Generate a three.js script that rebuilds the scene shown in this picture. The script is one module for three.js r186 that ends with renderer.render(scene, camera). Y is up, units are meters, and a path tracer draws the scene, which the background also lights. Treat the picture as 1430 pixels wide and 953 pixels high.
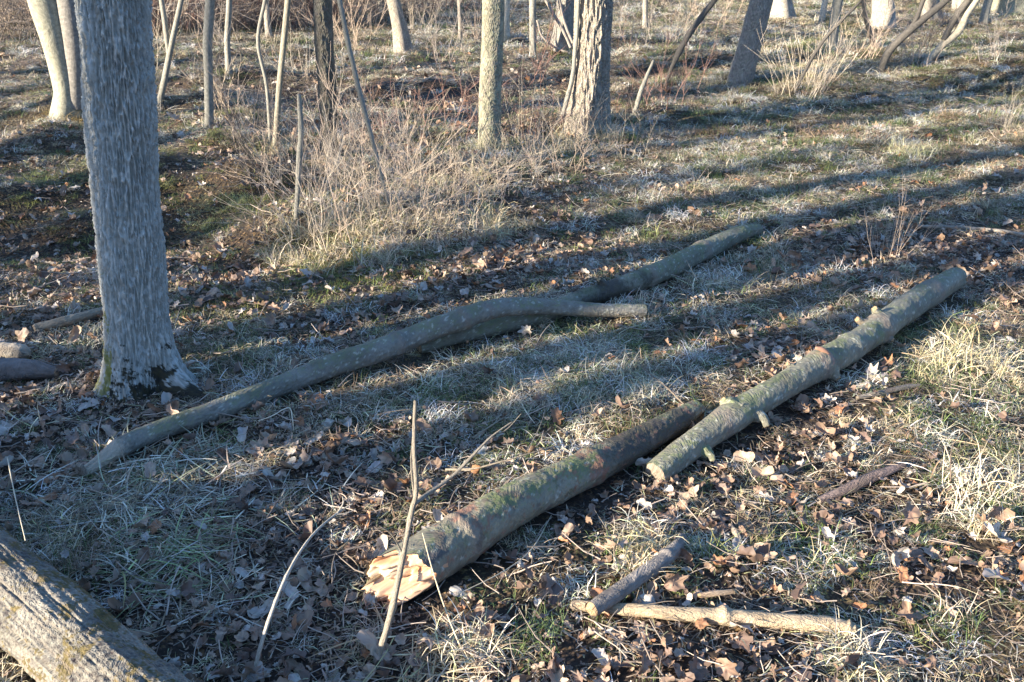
import * as THREE from 'three';
import { ImprovedNoise } from 'three/addons/math/ImprovedNoise.js';
import { mergeGeometries } from 'three/addons/utils/BufferGeometryUtils.js';

// ------------------------------------------------------------------ camera, sky, sun, exposure
const PW = 1430, PH = 953, FPX = 1241, EYE = 1.6, PITCH = THREE.MathUtils.degToRad(24);
const scene = new THREE.Scene();
const camera = new THREE.PerspectiveCamera(2 * THREE.MathUtils.radToDeg(Math.atan(PH / 2 / FPX)), PW / PH, 0.05, 600);
camera.position.set(0, EYE, 0);
camera.rotation.x = -PITCH;
camera.updateMatrixWorld();
camera.focus = 3.2;
camera.userData.fStop = 22;

const SUN_AZ = THREE.MathUtils.degToRad(30), SUN_EL = THREE.MathUtils.degToRad(15);
const sunDir = new THREE.Vector3(-Math.cos(SUN_AZ) * Math.cos(SUN_EL), Math.sin(SUN_EL), Math.sin(SUN_AZ) * Math.cos(SUN_EL));
{
  const w = 512, h = 256, data = new Float32Array(w * h * 4), d = new THREE.Vector3();
  for (let j = 0; j < h; j++) for (let i = 0; i < w; i++) {
    const el = ((j + 0.5) / h - 0.5) * Math.PI, az = ((i + 0.5) / w - 0.5) * 2 * Math.PI;
    d.set(Math.cos(el) * Math.cos(az), Math.sin(el), Math.cos(el) * Math.sin(az));
    const up = Math.max(0, d.y), hz = Math.pow(1 - up, 5), c = Math.max(0, d.dot(sunDir));
    const glow = 0.7 * Math.pow(c, 6) + 1.3 * Math.pow(c, 40);
    const k = 1.0 + 0.35 * c * c, o = (j * w + i) * 4;
    data[o] = 0.35 * ((0.155 + 0.36 * hz) * k + glow * 0.95);
    data[o + 1] = 0.35 * ((0.375 + 0.36 * hz) * k + glow * 0.82);
    data[o + 2] = 0.35 * ((0.84 + 0.18 * hz) * k + glow * 0.62);
    data[o + 3] = 1;
  }
  const sky = new THREE.DataTexture(data, w, h, THREE.RGBAFormat, THREE.FloatType);
  sky.mapping = THREE.EquirectangularReflectionMapping; sky.magFilter = THREE.LinearFilter; sky.needsUpdate = true;
  scene.background = sky; scene.environment = sky;
  scene.backgroundIntensity = 1; scene.environmentIntensity = 1;
}
const sun = new THREE.DirectionalLight(new THREE.Color().setRGB(1, 0.87, 0.7), 5);
sun.position.copy(sunDir).multiplyScalar(60); sun.target.position.set(0, 0, -6);
sun.position.add(sun.target.position);
sun.castShadow = true; sun.shadow.radius = 1; sun.shadow.mapSize.set(4096, 4096);
Object.assign(sun.shadow.camera, { left: -30, right: 30, top: 30, bottom: -30, near: 1, far: 160 });
scene.add(sun, sun.target);
const renderer = new THREE.WebGLRenderer({ antialias: true });
renderer.setSize(1024, 682);
renderer.toneMapping = THREE.LinearToneMapping;
renderer.toneMappingExposure = 3.9;
renderer.shadowMap.enabled = true;

// ------------------------------------------------------------------ small tools
const V = (x, y, z) => new THREE.Vector3(x, y, z);
const C = (r, g, b) => new THREE.Color().setRGB(r, g, b);
const clamp = (x, a = 0, b = 1) => Math.min(b, Math.max(a, x));
const sstep = (a, b, x) => { const t = clamp((x - a) / (b - a)); return t * t * (3 - 2 * t); };
const lerp = (a, b, t) => a + (b - a) * t;
const mix3 = (a, b, t) => [lerp(a[0], b[0], t), lerp(a[1], b[1], t), lerp(a[2], b[2], t)];
function rng(seed) {
  let a = seed >>> 0;
  return () => { a = (a + 0x6D2B79F5) | 0; let t = Math.imul(a ^ (a >>> 15), 1 | a); t = (t + Math.imul(t ^ (t >>> 7), 61 | t)) ^ t; return ((t ^ (t >>> 14)) >>> 0) / 4294967296; };
}
const perlin = new ImprovedNoise();
const N = (x, y, z = 0) => perlin.noise(x + 37.13, y + 11.7, z + 71.31);
const fbm = (x, y, z = 0) => N(x, y, z) + 0.5 * N(x * 2.1, y * 2.1, z * 2.1 + 9) + 0.25 * N(x * 4.3, y * 4.3, z * 4.3 + 21);

// ------------------------------------------------------------------ terrain height (x to the side, d metres ahead of the camera)
const bumps = [ // x, d, radius, height
  [-2.2, 5.5, 0.6, -0.22], [-3.3, 5.0, 0.8, -0.16], [-2.9, 6.7, 0.42, 0.17], [-3.5, 5.9, 0.36, 0.15], [-2.0, 6.5, 0.36, 0.15], [-2.75, 5.55, 0.25, 0.12], [-1.5, 4.75, 0.5, -0.1], [-3.9, 7.6, 0.5, 0.18], [-2.4, 7.5, 0.4, 0.12], [-1.55, 5.35, 0.35, 0.12], [-0.9, 5.5, 0.6, 0.12], [-0.3, 6.6, 0.7, 0.1],
  [0.7, 8.5, 0.55, 0.14], [-3.6, 11.6, 0.7, 0.22], [-3.3, 10.1, 0.5, 0.16], [-0.2, 7.7, 0.4, 0.06], [-4.5, 9.3, 0.6, 0.18],
  [6.5, 12.5, 1.1, 0.2], [9.5, 14, 1.2, 0.22], [5.2, 14.2, 1.2, 0.16], [2.4, 13.5, 1.0, 0.15], [-2.9, 8.9, 0.5, 0.1], [3.0, 11.6, 0.7, 0.06],
];
function H(x, d) {
  const far = sstep(4.5, 11, d);
  let y = 0.03 * N(x * 1.3, d * 1.3) + 0.016 * N(x * 3.7, d * 3.7, 3) + 0.007 * N(x * 9, d * 9, 6);
  y += far * (0.07 * N(x * 0.55, d * 0.55, 12) + 0.14 * Math.max(0, fbm(x * 1.1, d * 1.6, 17)) + 0.07 * Math.max(0, N(x * 2.6, d * 3.2, 19)));
  y += sstep(20, 60, Math.hypot(x, d)) * 0.3 * N(x * 0.05, d * 0.05, 5);
  for (const [bx, bd, r, h] of bumps) { const q = ((x - bx) ** 2 + (d - bd) ** 2) / (r * r); if (q < 6) y += h * Math.exp(-q * 1.3); }
  return y;
}
const cp = Math.cos(PITCH), sp = Math.sin(PITCH);
function ray(px, py) { const u = (px - PW / 2) / FPX, v = (py - PH / 2) / FPX; return [u, cp - v * sp, -(sp + v * cp)]; } // x, ahead, up
function P(px, py, h = 0) {                         // where the line of sight meets the ground (or a level h above it)
  const [rx, rd, ry] = ray(px, py);
  let t0 = 0.4, t = 0.4;
  const f = (k) => EYE + ry * k - H(rx * k, rd * k) - h;
  while (f(t) > 0 && t < 150) { t0 = t; t *= 1.01; }
  for (let i = 0; i < 22; i++) { const m = (t0 + t) / 2; if (f(m) > 0) t0 = m; else t = m; }
  return V(rx * t, EYE + ry * t, -rd * t);
}
function atD(px, py, d) { const [rx, rd, ry] = ray(px, py); const t = d / rd; return V(rx * t, EYE + ry * t, -d); }
function toPx(p) { const y = EYE - p.y, d = -p.z, depth = d * cp + y * sp; return [PW / 2 + FPX * p.x / depth, PH / 2 + FPX * (y * cp - d * sp) / depth, depth]; }
const onGround = (x, z, h = 0) => V(x, H(x, -z) + h, z);
const ST = (s, t) => [0.866 * s - 0.5 * t, 0.5 * s + 0.866 * t];  // along and across the shadows -> x, ahead

// ------------------------------------------------------------------ bookkeeping of things
const used = {};
const named = (n) => { used[n] = (used[n] ?? -1) + 1; return used[n] ? `${n}_${String(used[n]).padStart(3, '0')}` : n; };
function shade(o) { o.traverse((m) => { if (m.isMesh) { m.castShadow = true; m.receiveShadow = true; } }); return o; }
function tag(o, name, label, category, group) { o.name = named(name); o.userData.label = label; o.userData.category = category; if (group) o.userData.group = group; scene.add(shade(o)); return o; }
function part(name, geo, mat, parent) { const m = new THREE.Mesh(geo, mat); m.name = name; parent?.add(m); return m; }

// ------------------------------------------------------------------ textures
function dataTex(w, h, f, srgb) {
  const a = new Uint8Array(w * h * 4);
  for (let j = 0; j < h; j++) for (let i = 0; i < w; i++) { const c = f(i / w, j / h), o = (j * w + i) * 4; a[o] = clamp(c[0]) * 255; a[o + 1] = clamp(c[1]) * 255; a[o + 2] = clamp(c[2]) * 255; a[o + 3] = 255; }
  const t = new THREE.DataTexture(a, w, h); t.wrapS = t.wrapT = THREE.RepeatWrapping; t.magFilter = THREE.LinearFilter; t.minFilter = THREE.LinearMipmapLinearFilter; t.generateMipmaps = true;
  if (srgb) t.colorSpace = THREE.SRGBColorSpace; t.needsUpdate = true; return t;
}
const TAU = Math.PI * 2;
// noise that repeats: sampled on a torus
const tor = (u, v, fu, fv, k) => { const a = u * TAU, b = v * TAU; return N(Math.cos(a) * fu + k, Math.sin(a) * fu + Math.cos(b) * fv, Math.sin(b) * fv + k * 0.7); };
const barkHeight = (u, v) => { // braided ridges
  const w = 0.6 * tor(u, v, 1.2, 1.6, 4);
  const r1 = 1 - Math.abs(tor(u + w * 0.03, v, 5.5, 2.2, 1)) * 2.3, r2 = 1 - Math.abs(tor(u, v, 11, 5, 8)) * 2.2;
  return clamp(0.15 + 0.62 * clamp(r1) + 0.25 * clamp(r2) + 0.25 * tor(u, v, 20, 20, 3));
};
const texBarkBump = dataTex(256, 512, (u, v) => { const h = barkHeight(u, v); return [h, h, h]; });
const texBark = dataTex(256, 512, (u, v) => { const k = 0.72 + 0.28 * barkHeight(u, v) + 0.14 * tor(u, v, 3, 3, 6) + 0.12 * tor(u, v, 16, 16, 2); return [k, k * (0.99 + 0.04 * tor(u, v, 2, 2, 9)), k * 0.97]; }, true);
const texSmoothBump = dataTex(256, 256, (u, v) => { const h = 0.5 + 0.35 * tor(u, v, 4, 4, 2) + 0.3 * tor(u, v, 14, 14, 5); return [h, h, h]; });
const texSmooth = dataTex(256, 256, (u, v) => { const l = tor(u, v, 18, 9, 7); const k = 0.84 + 0.16 * tor(u, v, 3, 3, 1) + 0.13 * tor(u, v, 11, 11, 3) + (l > 0.42 ? 0.16 : 0); return [k, k, k * 0.97]; }, true);

const matBark = (r, g, b, rough = 0.92) => new THREE.MeshStandardMaterial({ color: C(r, g, b), roughness: rough, map: texBark, bumpMap: texBarkBump, bumpScale: 0.012 });
const matSmooth = (r, g, b, rough = 0.8) => new THREE.MeshStandardMaterial({ color: C(r, g, b), roughness: rough, map: texSmooth, bumpMap: texSmoothBump, bumpScale: 0.003 });
const matVC = (rough = 0.85, bump = 0.0025) => new THREE.MeshStandardMaterial({ vertexColors: true, roughness: rough, bumpMap: texSmoothBump, bumpScale: bump });
const matTwig = (r, g, b) => new THREE.MeshStandardMaterial({ color: C(r, g, b), roughness: 0.85 });

// ------------------------------------------------------------------ sweeps: a round limb along a path
function sweep(pts, radii, o = {}) {
  const { seg = 12, rings = 24, disp, color, uvS = 1, capA = false, capB = false, ease } = o;
  const curve = new THREE.CatmullRomCurve3(pts, false, 'centripetal');
  const ts = []; for (let i = 0; i <= rings; i++) ts.push(ease ? ease(i / rings) : i / rings);
  const cs = ts.map((t) => curve.getPoint(t)), tan = ts.map((t) => curve.getTangent(t));
  let nrm = Math.abs(tan[0].y) > 0.8 ? V(1, 0, 0) : V(0, 1, 0);
  nrm.addScaledVector(tan[0], -nrm.dot(tan[0])).normalize();
  const pos = [], uv = [], col = [], idx = []; let len = 0;
  const rad = (t) => { const k = t * (radii.length - 1), i = Math.min(radii.length - 2, Math.floor(k)); return lerp(radii[i], radii[i + 1], k - i); };
  for (let i = 0; i <= rings; i++) {
    if (i) { len += cs[i].distanceTo(cs[i - 1]); nrm.addScaledVector(tan[i], -nrm.dot(tan[i])).normalize(); }
    const b = V().crossVectors(tan[i], nrm), r = rad(ts[i]);
    for (let j = 0; j <= seg; j++) {
      const a = (j % seg) / seg * TAU, n = nrm.clone().multiplyScalar(Math.cos(a)).addScaledVector(b, Math.sin(a));
      const p = cs[i].clone().addScaledVector(n, r + (disp ? disp(a, len, ts[i], n, cs[i], r) : 0));
      pos.push(p.x, p.y, p.z); uv.push(j / seg * Math.max(1, Math.round(TAU * rad(0) * uvS)), len * uvS);
      if (color) col.push(...color(a, len, ts[i], n, p));
    }
  }
  const W = seg + 1;
  for (let i = 0; i < rings; i++) for (let j = 0; j < seg; j++) { const q = i * W + j; idx.push(q, q + 1, q + W, q + 1, q + W + 1, q + W); }
  const g = new THREE.BufferGeometry();
  for (const [on, i] of [[capA, 0], [capB, rings]]) if (on) {
    const c0 = pos.length / 3, c = cs[i].clone().addScaledVector(tan[i], (i ? 1 : -1) * rad(ts[i]) * 0.12);
    pos.push(c.x, c.y, c.z); uv.push(0, 0); if (color) col.push(...col.slice(i * W * 3, i * W * 3 + 3));
    for (let j = 0; j < seg; j++) { const q = i * W + j; if (i) idx.push(q, q + 1, c0); else idx.push(q + 1, q, c0); }
  }
  g.setAttribute('position', new THREE.Float32BufferAttribute(pos, 3));
  g.setAttribute('uv', new THREE.Float32BufferAttribute(uv, 2));
  if (color) g.setAttribute('color', new THREE.Float32BufferAttribute(col, 3));
  g.setIndex(idx); g.computeVertexNormals();
  const na = g.attributes.normal;                    // close the seam
  for (let i = 0; i <= rings; i++) { const a = i * W, b = a + seg; const n = V(na.getX(a) + na.getX(b), na.getY(a) + na.getY(b), na.getZ(a) + na.getZ(b)).normalize(); na.setXYZ(a, n.x, n.y, n.z); na.setXYZ(b, n.x, n.y, n.z); }
  g.userData = { end: cs[rings], endT: tan[rings], start: cs[0], startT: tan[0] };
  return g;
}
// cheap thin tube for twigs, appended to arrays
class Twigs {
  constructor() { this.p = []; this.n = []; this.i = []; }
  tube(pts, r0, r1, sides = 4) {
    const base = this.p.length / 3, n = pts.length; let nr = null;
    for (let k = 0; k < n; k++) {
      const t = V().subVectors(pts[Math.min(n - 1, k + 1)], pts[Math.max(0, k - 1)]).normalize();
      if (!nr) nr = Math.abs(t.y) > 0.8 ? V(1, 0, 0) : V(0, 1, 0);
      nr.addScaledVector(t, -nr.dot(t)).normalize(); const b = V().crossVectors(t, nr), r = lerp(r0, r1, k / (n - 1));
      for (let j = 0; j < sides; j++) { const a = j / sides * TAU, c = Math.cos(a), s = Math.sin(a); const x = nr.x * c + b.x * s, y = nr.y * c + b.y * s, z = nr.z * c + b.z * s; this.p.push(pts[k].x + x * r, pts[k].y + y * r, pts[k].z + z * r); this.n.push(x, y, z); }
    }
    for (let k = 0; k < n - 1; k++) for (let j = 0; j < sides; j++) { const a = base + k * sides + j, b = base + k * sides + (j + 1) % sides; this.i.push(a, b, a + sides, b, b + sides, a + sides); }
    const e = base + (n - 1) * sides; for (let j = 1; j < sides - 1; j++) this.i.push(e, e + j, e + j + 1);
  }
  geo() { const g = new THREE.BufferGeometry(); g.setAttribute('position', new THREE.Float32BufferAttribute(this.p, 3)); g.setAttribute('normal', new THREE.Float32BufferAttribute(this.n, 3)); g.setIndex(this.i); return g; }
}
function wander(R, from, dir, len, n, wob, lift = 0) {   // a wandering path of n steps
  const pts = [from.clone()], d = dir.clone().normalize(), p = from.clone();
  for (let k = 0; k < n; k++) { d.x += (R() - 0.5) * wob; d.y += (R() - 0.5) * wob + lift; d.z += (R() - 0.5) * wob; d.normalize(); p.addScaledVector(d, len / n); pts.push(p.clone()); }
  return pts;
}

// ------------------------------------------------------------------ ground
const leafSpots = [ // pixel, radius in metres: where dead leaves lie thick
  [300, 830, 0.4], [430, 890, 0.35], [200, 900, 0.3], [120, 620, 0.35], [50, 580, 0.4], [60, 480, 0.4], [860, 700, 0.3], [980, 690, 0.25], [1090, 640, 0.25], [640, 610, 0.25], [430, 660, 0.3], [360, 740, 0.3],
  [430, 465, 0.3], [600, 395, 0.35], [720, 365, 0.4], [850, 335, 0.35], [300, 380, 0.5], [120, 330, 0.6], [60, 400, 0.5], [1170, 340, 0.5], [1300, 330, 0.5], [1380, 380, 0.4], [1250, 800, 0.25], [1000, 900, 0.3], [900, 900, 0.25], [1390, 830, 0.25], [1060, 480, 0.3], [1150, 590, 0.2], [1300, 690, 0.25], [700, 900, 0.25], [560, 850, 0.2],
  [310, 230, 0.6], [760, 110, 1.5], [330, 120, 1.2], [570, 130, 1.0], [1250, 270, 0.5], [700, 280, 0.4],
].map(([x, y, r]) => { const p = P(x, y); return [p.x, -p.z, r]; });
const grassSpots = [
  [830, 520, 0.45], [760, 480, 0.4], [900, 570, 0.3], [1390, 660, 0.4], [1390, 480, 0.5], [600, 540, 0.3], [1050, 400, 0.5], [310, 300, 0.4], [480, 350, 0.35], [1150, 250, 1.0], [1000, 200, 1.0], [1300, 150, 2.5], [1200, 60, 3], [680, 480, 0.3], [380, 500, 0.3], [230, 660, 0.2], [200, 750, 0.25], [1150, 780, 0.25], [840, 800, 0.25], [1380, 920, 0.25], [640, 810, 0.2], [930, 310, 0.4],
].map(([x, y, r]) => { const p = P(x, y); return [p.x, -p.z, r]; });
function leafiness(x, d) {
  let l = 0.36 + 0.45 * N(x * 1.4, d * 1.4, 30) + 0.35 * N(x * 3.8, d * 3.8, 33);
  for (const [a, b, r] of leafSpots) { const q = ((x - a) ** 2 + (d - b) ** 2) / (r * r); if (q < 4) l += 0.6 * Math.exp(-q); }
  for (const [a, b, r] of grassSpots) { const q = ((x - a) ** 2 + (d - b) ** 2) / (r * r); if (q < 4) l -= 0.7 * Math.exp(-q); }
  return clamp(l);
}
{
  const cv = document.createElement('canvas'); cv.width = cv.height = 1024; const c = cv.getContext('2d'), R = rng(5);
  c.fillStyle = '#2b231b'; c.fillRect(0, 0, 1024, 1024);
  const tones = ['#2a211a', '#46392b', '#5a4937', '#3a2d21', '#66563f', '#443d2c', '#251d17', '#53452f', '#746449'];
  for (let k = 0; k < 16000; k++) { c.fillStyle = tones[Math.floor(R() * tones.length)]; const x = R() * 1024, y = R() * 1024, a = R() * TAU, s = 1.5 + R() * R() * 13, w = 0.15 + R() * 0.5; for (const ox of [0, -1024, 1024]) for (const oy of [0, -1024, 1024]) { if (x + ox < -20 || x + ox > 1044 || y + oy < -20 || y + oy > 1044) continue; c.save(); c.translate(x + ox, y + oy); c.rotate(a); c.beginPath(); c.moveTo(-s, 0); c.lineTo(-s * 0.2, -s * w); c.lineTo(s, -s * w * 0.3); c.lineTo(s * 0.3, s * w); c.fill(); c.restore(); } }
  const t = new THREE.CanvasTexture(cv); t.colorSpace = THREE.SRGBColorSpace; t.wrapS = t.wrapT = THREE.RepeatWrapping;
  const b = dataTex(256, 256, (u, v) => { const h = 0.5 + 0.35 * tor(u, v, 9, 9, 2) + 0.35 * tor(u, v, 25, 25, 5); return [h, h, h]; });
  const axis = (fine0, fine1, step, lo, hi) => { const a = []; for (let x = fine0; x <= fine1; x += step) a.push(x); let s = step, x = fine1; while (x < hi) { s *= 1.12; x += s; a.push(x); } s = step; x = fine0; while (x > lo) { s *= 1.12; x -= s; a.unshift(x); } return a; };
  const xs = axis(-5, 6, 0.045, -160, 160), ds = axis(0.8, 10, 0.04, -60, 200), pos = [], uv = [], col = [], idx = [];
  for (const d of ds) for (const x of xs) {
    pos.push(x, H(x, d), -d); uv.push(x / 1.3, d / 1.3);
    const g = 0.5 + 0.5 * clamp(0.5 + fbm(x * 0.7, d * 0.7, 50)), l = leafiness(x, d);
    col.push(...mix3([0.9 + 0.5 * g, 0.95 + 0.5 * g, 0.75 + 0.3 * g], [0.85, 0.72, 0.62], l));
  }
  const W = xs.length; for (let i = 0; i < ds.length - 1; i++) for (let j = 0; j < W - 1; j++) { const q = i * W + j; idx.push(q, q + 1, q + W, q + 1, q + W + 1, q + W); }
  const g = new THREE.BufferGeometry(); g.setAttribute('position', new THREE.Float32BufferAttribute(pos, 3)); g.setAttribute('uv', new THREE.Float32BufferAttribute(uv, 2)); g.setAttribute('color', new THREE.Float32BufferAttribute(col, 3)); g.setIndex(idx); g.computeVertexNormals();
  const m = new THREE.Mesh(g, new THREE.MeshStandardMaterial({ map: t, vertexColors: true, roughness: 0.95, bumpMap: b, bumpScale: 0.02 }));
  m.name = 'ground'; m.userData = { kind: 'structure', label: 'dark soil and leaf litter of the woodland floor', category: 'ground' }; m.castShadow = m.receiveShadow = true; scene.add(m);
}

// ------------------------------------------------------------------ trees
const M = {
  grey: matBark(0.36, 0.34, 0.3), pale: matBark(0.47, 0.44, 0.38), dark: matBark(0.17, 0.16, 0.13), olive: matBark(0.36, 0.35, 0.26), tan: matBark(0.42, 0.38, 0.32),
  smooth: matSmooth(0.33, 0.32, 0.285), smoothDark: matSmooth(0.14, 0.125, 0.11), twig: matTwig(0.3, 0.26, 0.22), twigDark: matTwig(0.12, 0.1, 0.085), twigRed: matTwig(0.24, 0.14, 0.11), twigPale: matTwig(0.5, 0.43, 0.33), twigTan: matTwig(0.4, 0.33, 0.25), twigPink: matTwig(0.42, 0.335, 0.26),
};
const crowns = [1, 2, 3].map((seed) => {
  const R = rng(900 + seed), T = new Twigs();
  const grow = (from, dir, len, r, level) => {
    const n = level ? 4 : 8, pts = wander(R, from, dir, len, n, level ? 0.45 : 0.16, level ? 0.05 : 0);
    T.tube(pts, r, r * 0.25, level > 1 ? 3 : 5);
    if (level > 2) return;
    const kids = [9, 6, 5][level];
    for (let k = 0; k < kids; k++) {
      const f = lerp(level ? 0.3 : 0.08, 0.97, (k + R()) / kids), at = f * n, i = Math.min(n - 1, Math.floor(at)), p = pts[i].clone().lerp(pts[i + 1], at - i);
      const along = V().subVectors(pts[i + 1], pts[i]).normalize(), side = V(R() - 0.5, (R() - 0.3) * 0.7, R() - 0.5).normalize();
      grow(p, along.multiplyScalar(0.75).add(side), len * (level ? 0.5 : 0.62) * (1.15 - 0.5 * f), r * (0.55 - 0.2 * f), level + 1);
    }
  };
  grow(V(0, 0, 0), V(0, 1, 0), 5, 0.05, 0);
  return T.geo();
});
let crownTurn = 0;
// pts: pixel points [x, y] from the foot up to the top edge of the picture, all at the foot's distance; w: widths in pixels
function trunkOf(pts, w, o = {}) {
  const foot = P(pts[0][0], pts[0][1]), d = -foot.z, depth = d * cp + EYE * sp * 0.6;
  const path = pts.map(([x, y], i) => (i ? atD(x, y, d + (o.away ?? 0) * i) : foot.clone()));
  path[0].y -= 0.06;
  const radii = path.map((p, i) => w[Math.min(i, w.length - 1)] / 2 / FPX * depth);
  return { foot, path, radii };
}
function crownOn(g, end, dir, r, mat) {
  const c = part('crown', crowns[crownTurn % 3], mat, g);
  c.position.copy(end).sub(g.position); c.quaternion.setFromUnitVectors(V(0, 1, 0), dir); c.rotateY(crownTurn * 1.7);
  c.scale.setScalar(r / 0.05); crownTurn++;
}
function extend(path, radii, tall, R) {              // on above the picture's edge
  const n = path.length, a = path[n - 1], b = path[n - 2], dir = V().subVectors(a, b).normalize();
  let r = radii[n - 1]; const r0 = r;
  const p = a.clone(); const need = Math.max(1.5, tall - (a.y - path[0].y)), steps = 4;
  for (let k = 1; k <= steps; k++) { dir.x += (R() - 0.5) * 0.1; dir.z += (R() - 0.5) * 0.1; dir.y += 0.06; dir.normalize(); p.addScaledVector(dir, need / steps); path.push(p.clone()); radii.push(lerp(r0, r0 * 0.55, k / steps)); }
  return dir;
}
function tree(o) {
  const R = rng(o.seed ?? Math.round(o.pts[0][0] * 7 + o.pts[0][1]));
  const { foot, path, radii } = trunkOf(o.pts, o.w, o), g = new THREE.Group(); g.position.copy(foot);
  const dir = extend(path, radii, o.tall ?? clamp(radii[0] * 42, 3, 8), R), flare = o.flare ?? 0.35, k = R() * 9;
  const rel = path.map((p) => p.clone().sub(foot));
  const geo = sweep(rel, radii, { seg: o.seg ?? 16, rings: o.rings ?? 40, uvS: o.uvS ?? 2.2, ease: (t) => t ** 1.5,
    disp: (a, l, t, n, c, r) => r * (flare * Math.exp(-l / (r * 2.2)) * (0.7 + 0.6 * Math.sin(a * 4 + k)) + 0.12 * N(n.x * 1.5 + k, l * 1.2, n.z * 1.5)) + (o.ridge ? o.ridge * (Math.max(0, 1 - Math.abs(N(n.x * r * 42 + k, l * 5.5, n.z * r * 42)) * 3.2) - 0.5) : 0) });
  part('trunk', geo, o.mat ?? M.grey, g);
  crownOn(g, path[path.length - 1], dir, radii[radii.length - 1], o.twig ?? M.twig);
  for (const s of o.stems ?? []) {
    const q = { path: s.pts.map(([x, y]) => atD(x, y, -foot.z)), radii: s.w.map((k2) => k2 / 2 / FPX * (-foot.z * cp + EYE * sp * 0.6)) };
    const d2 = extend(q.path, q.radii, o.tall ?? 4, R);
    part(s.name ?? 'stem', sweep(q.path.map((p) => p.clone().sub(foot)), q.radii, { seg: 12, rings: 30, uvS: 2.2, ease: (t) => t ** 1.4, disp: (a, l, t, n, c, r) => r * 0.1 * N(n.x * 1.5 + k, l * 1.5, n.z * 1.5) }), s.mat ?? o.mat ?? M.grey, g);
    crownOn(g, q.path[q.path.length - 1], d2, q.radii[q.radii.length - 1], o.twig ?? M.twig);
  }
  return tag(g, o.name ?? 'bare_tree', o.label, 'tree', o.group ?? 'leafless trees of the wood');
}

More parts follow.
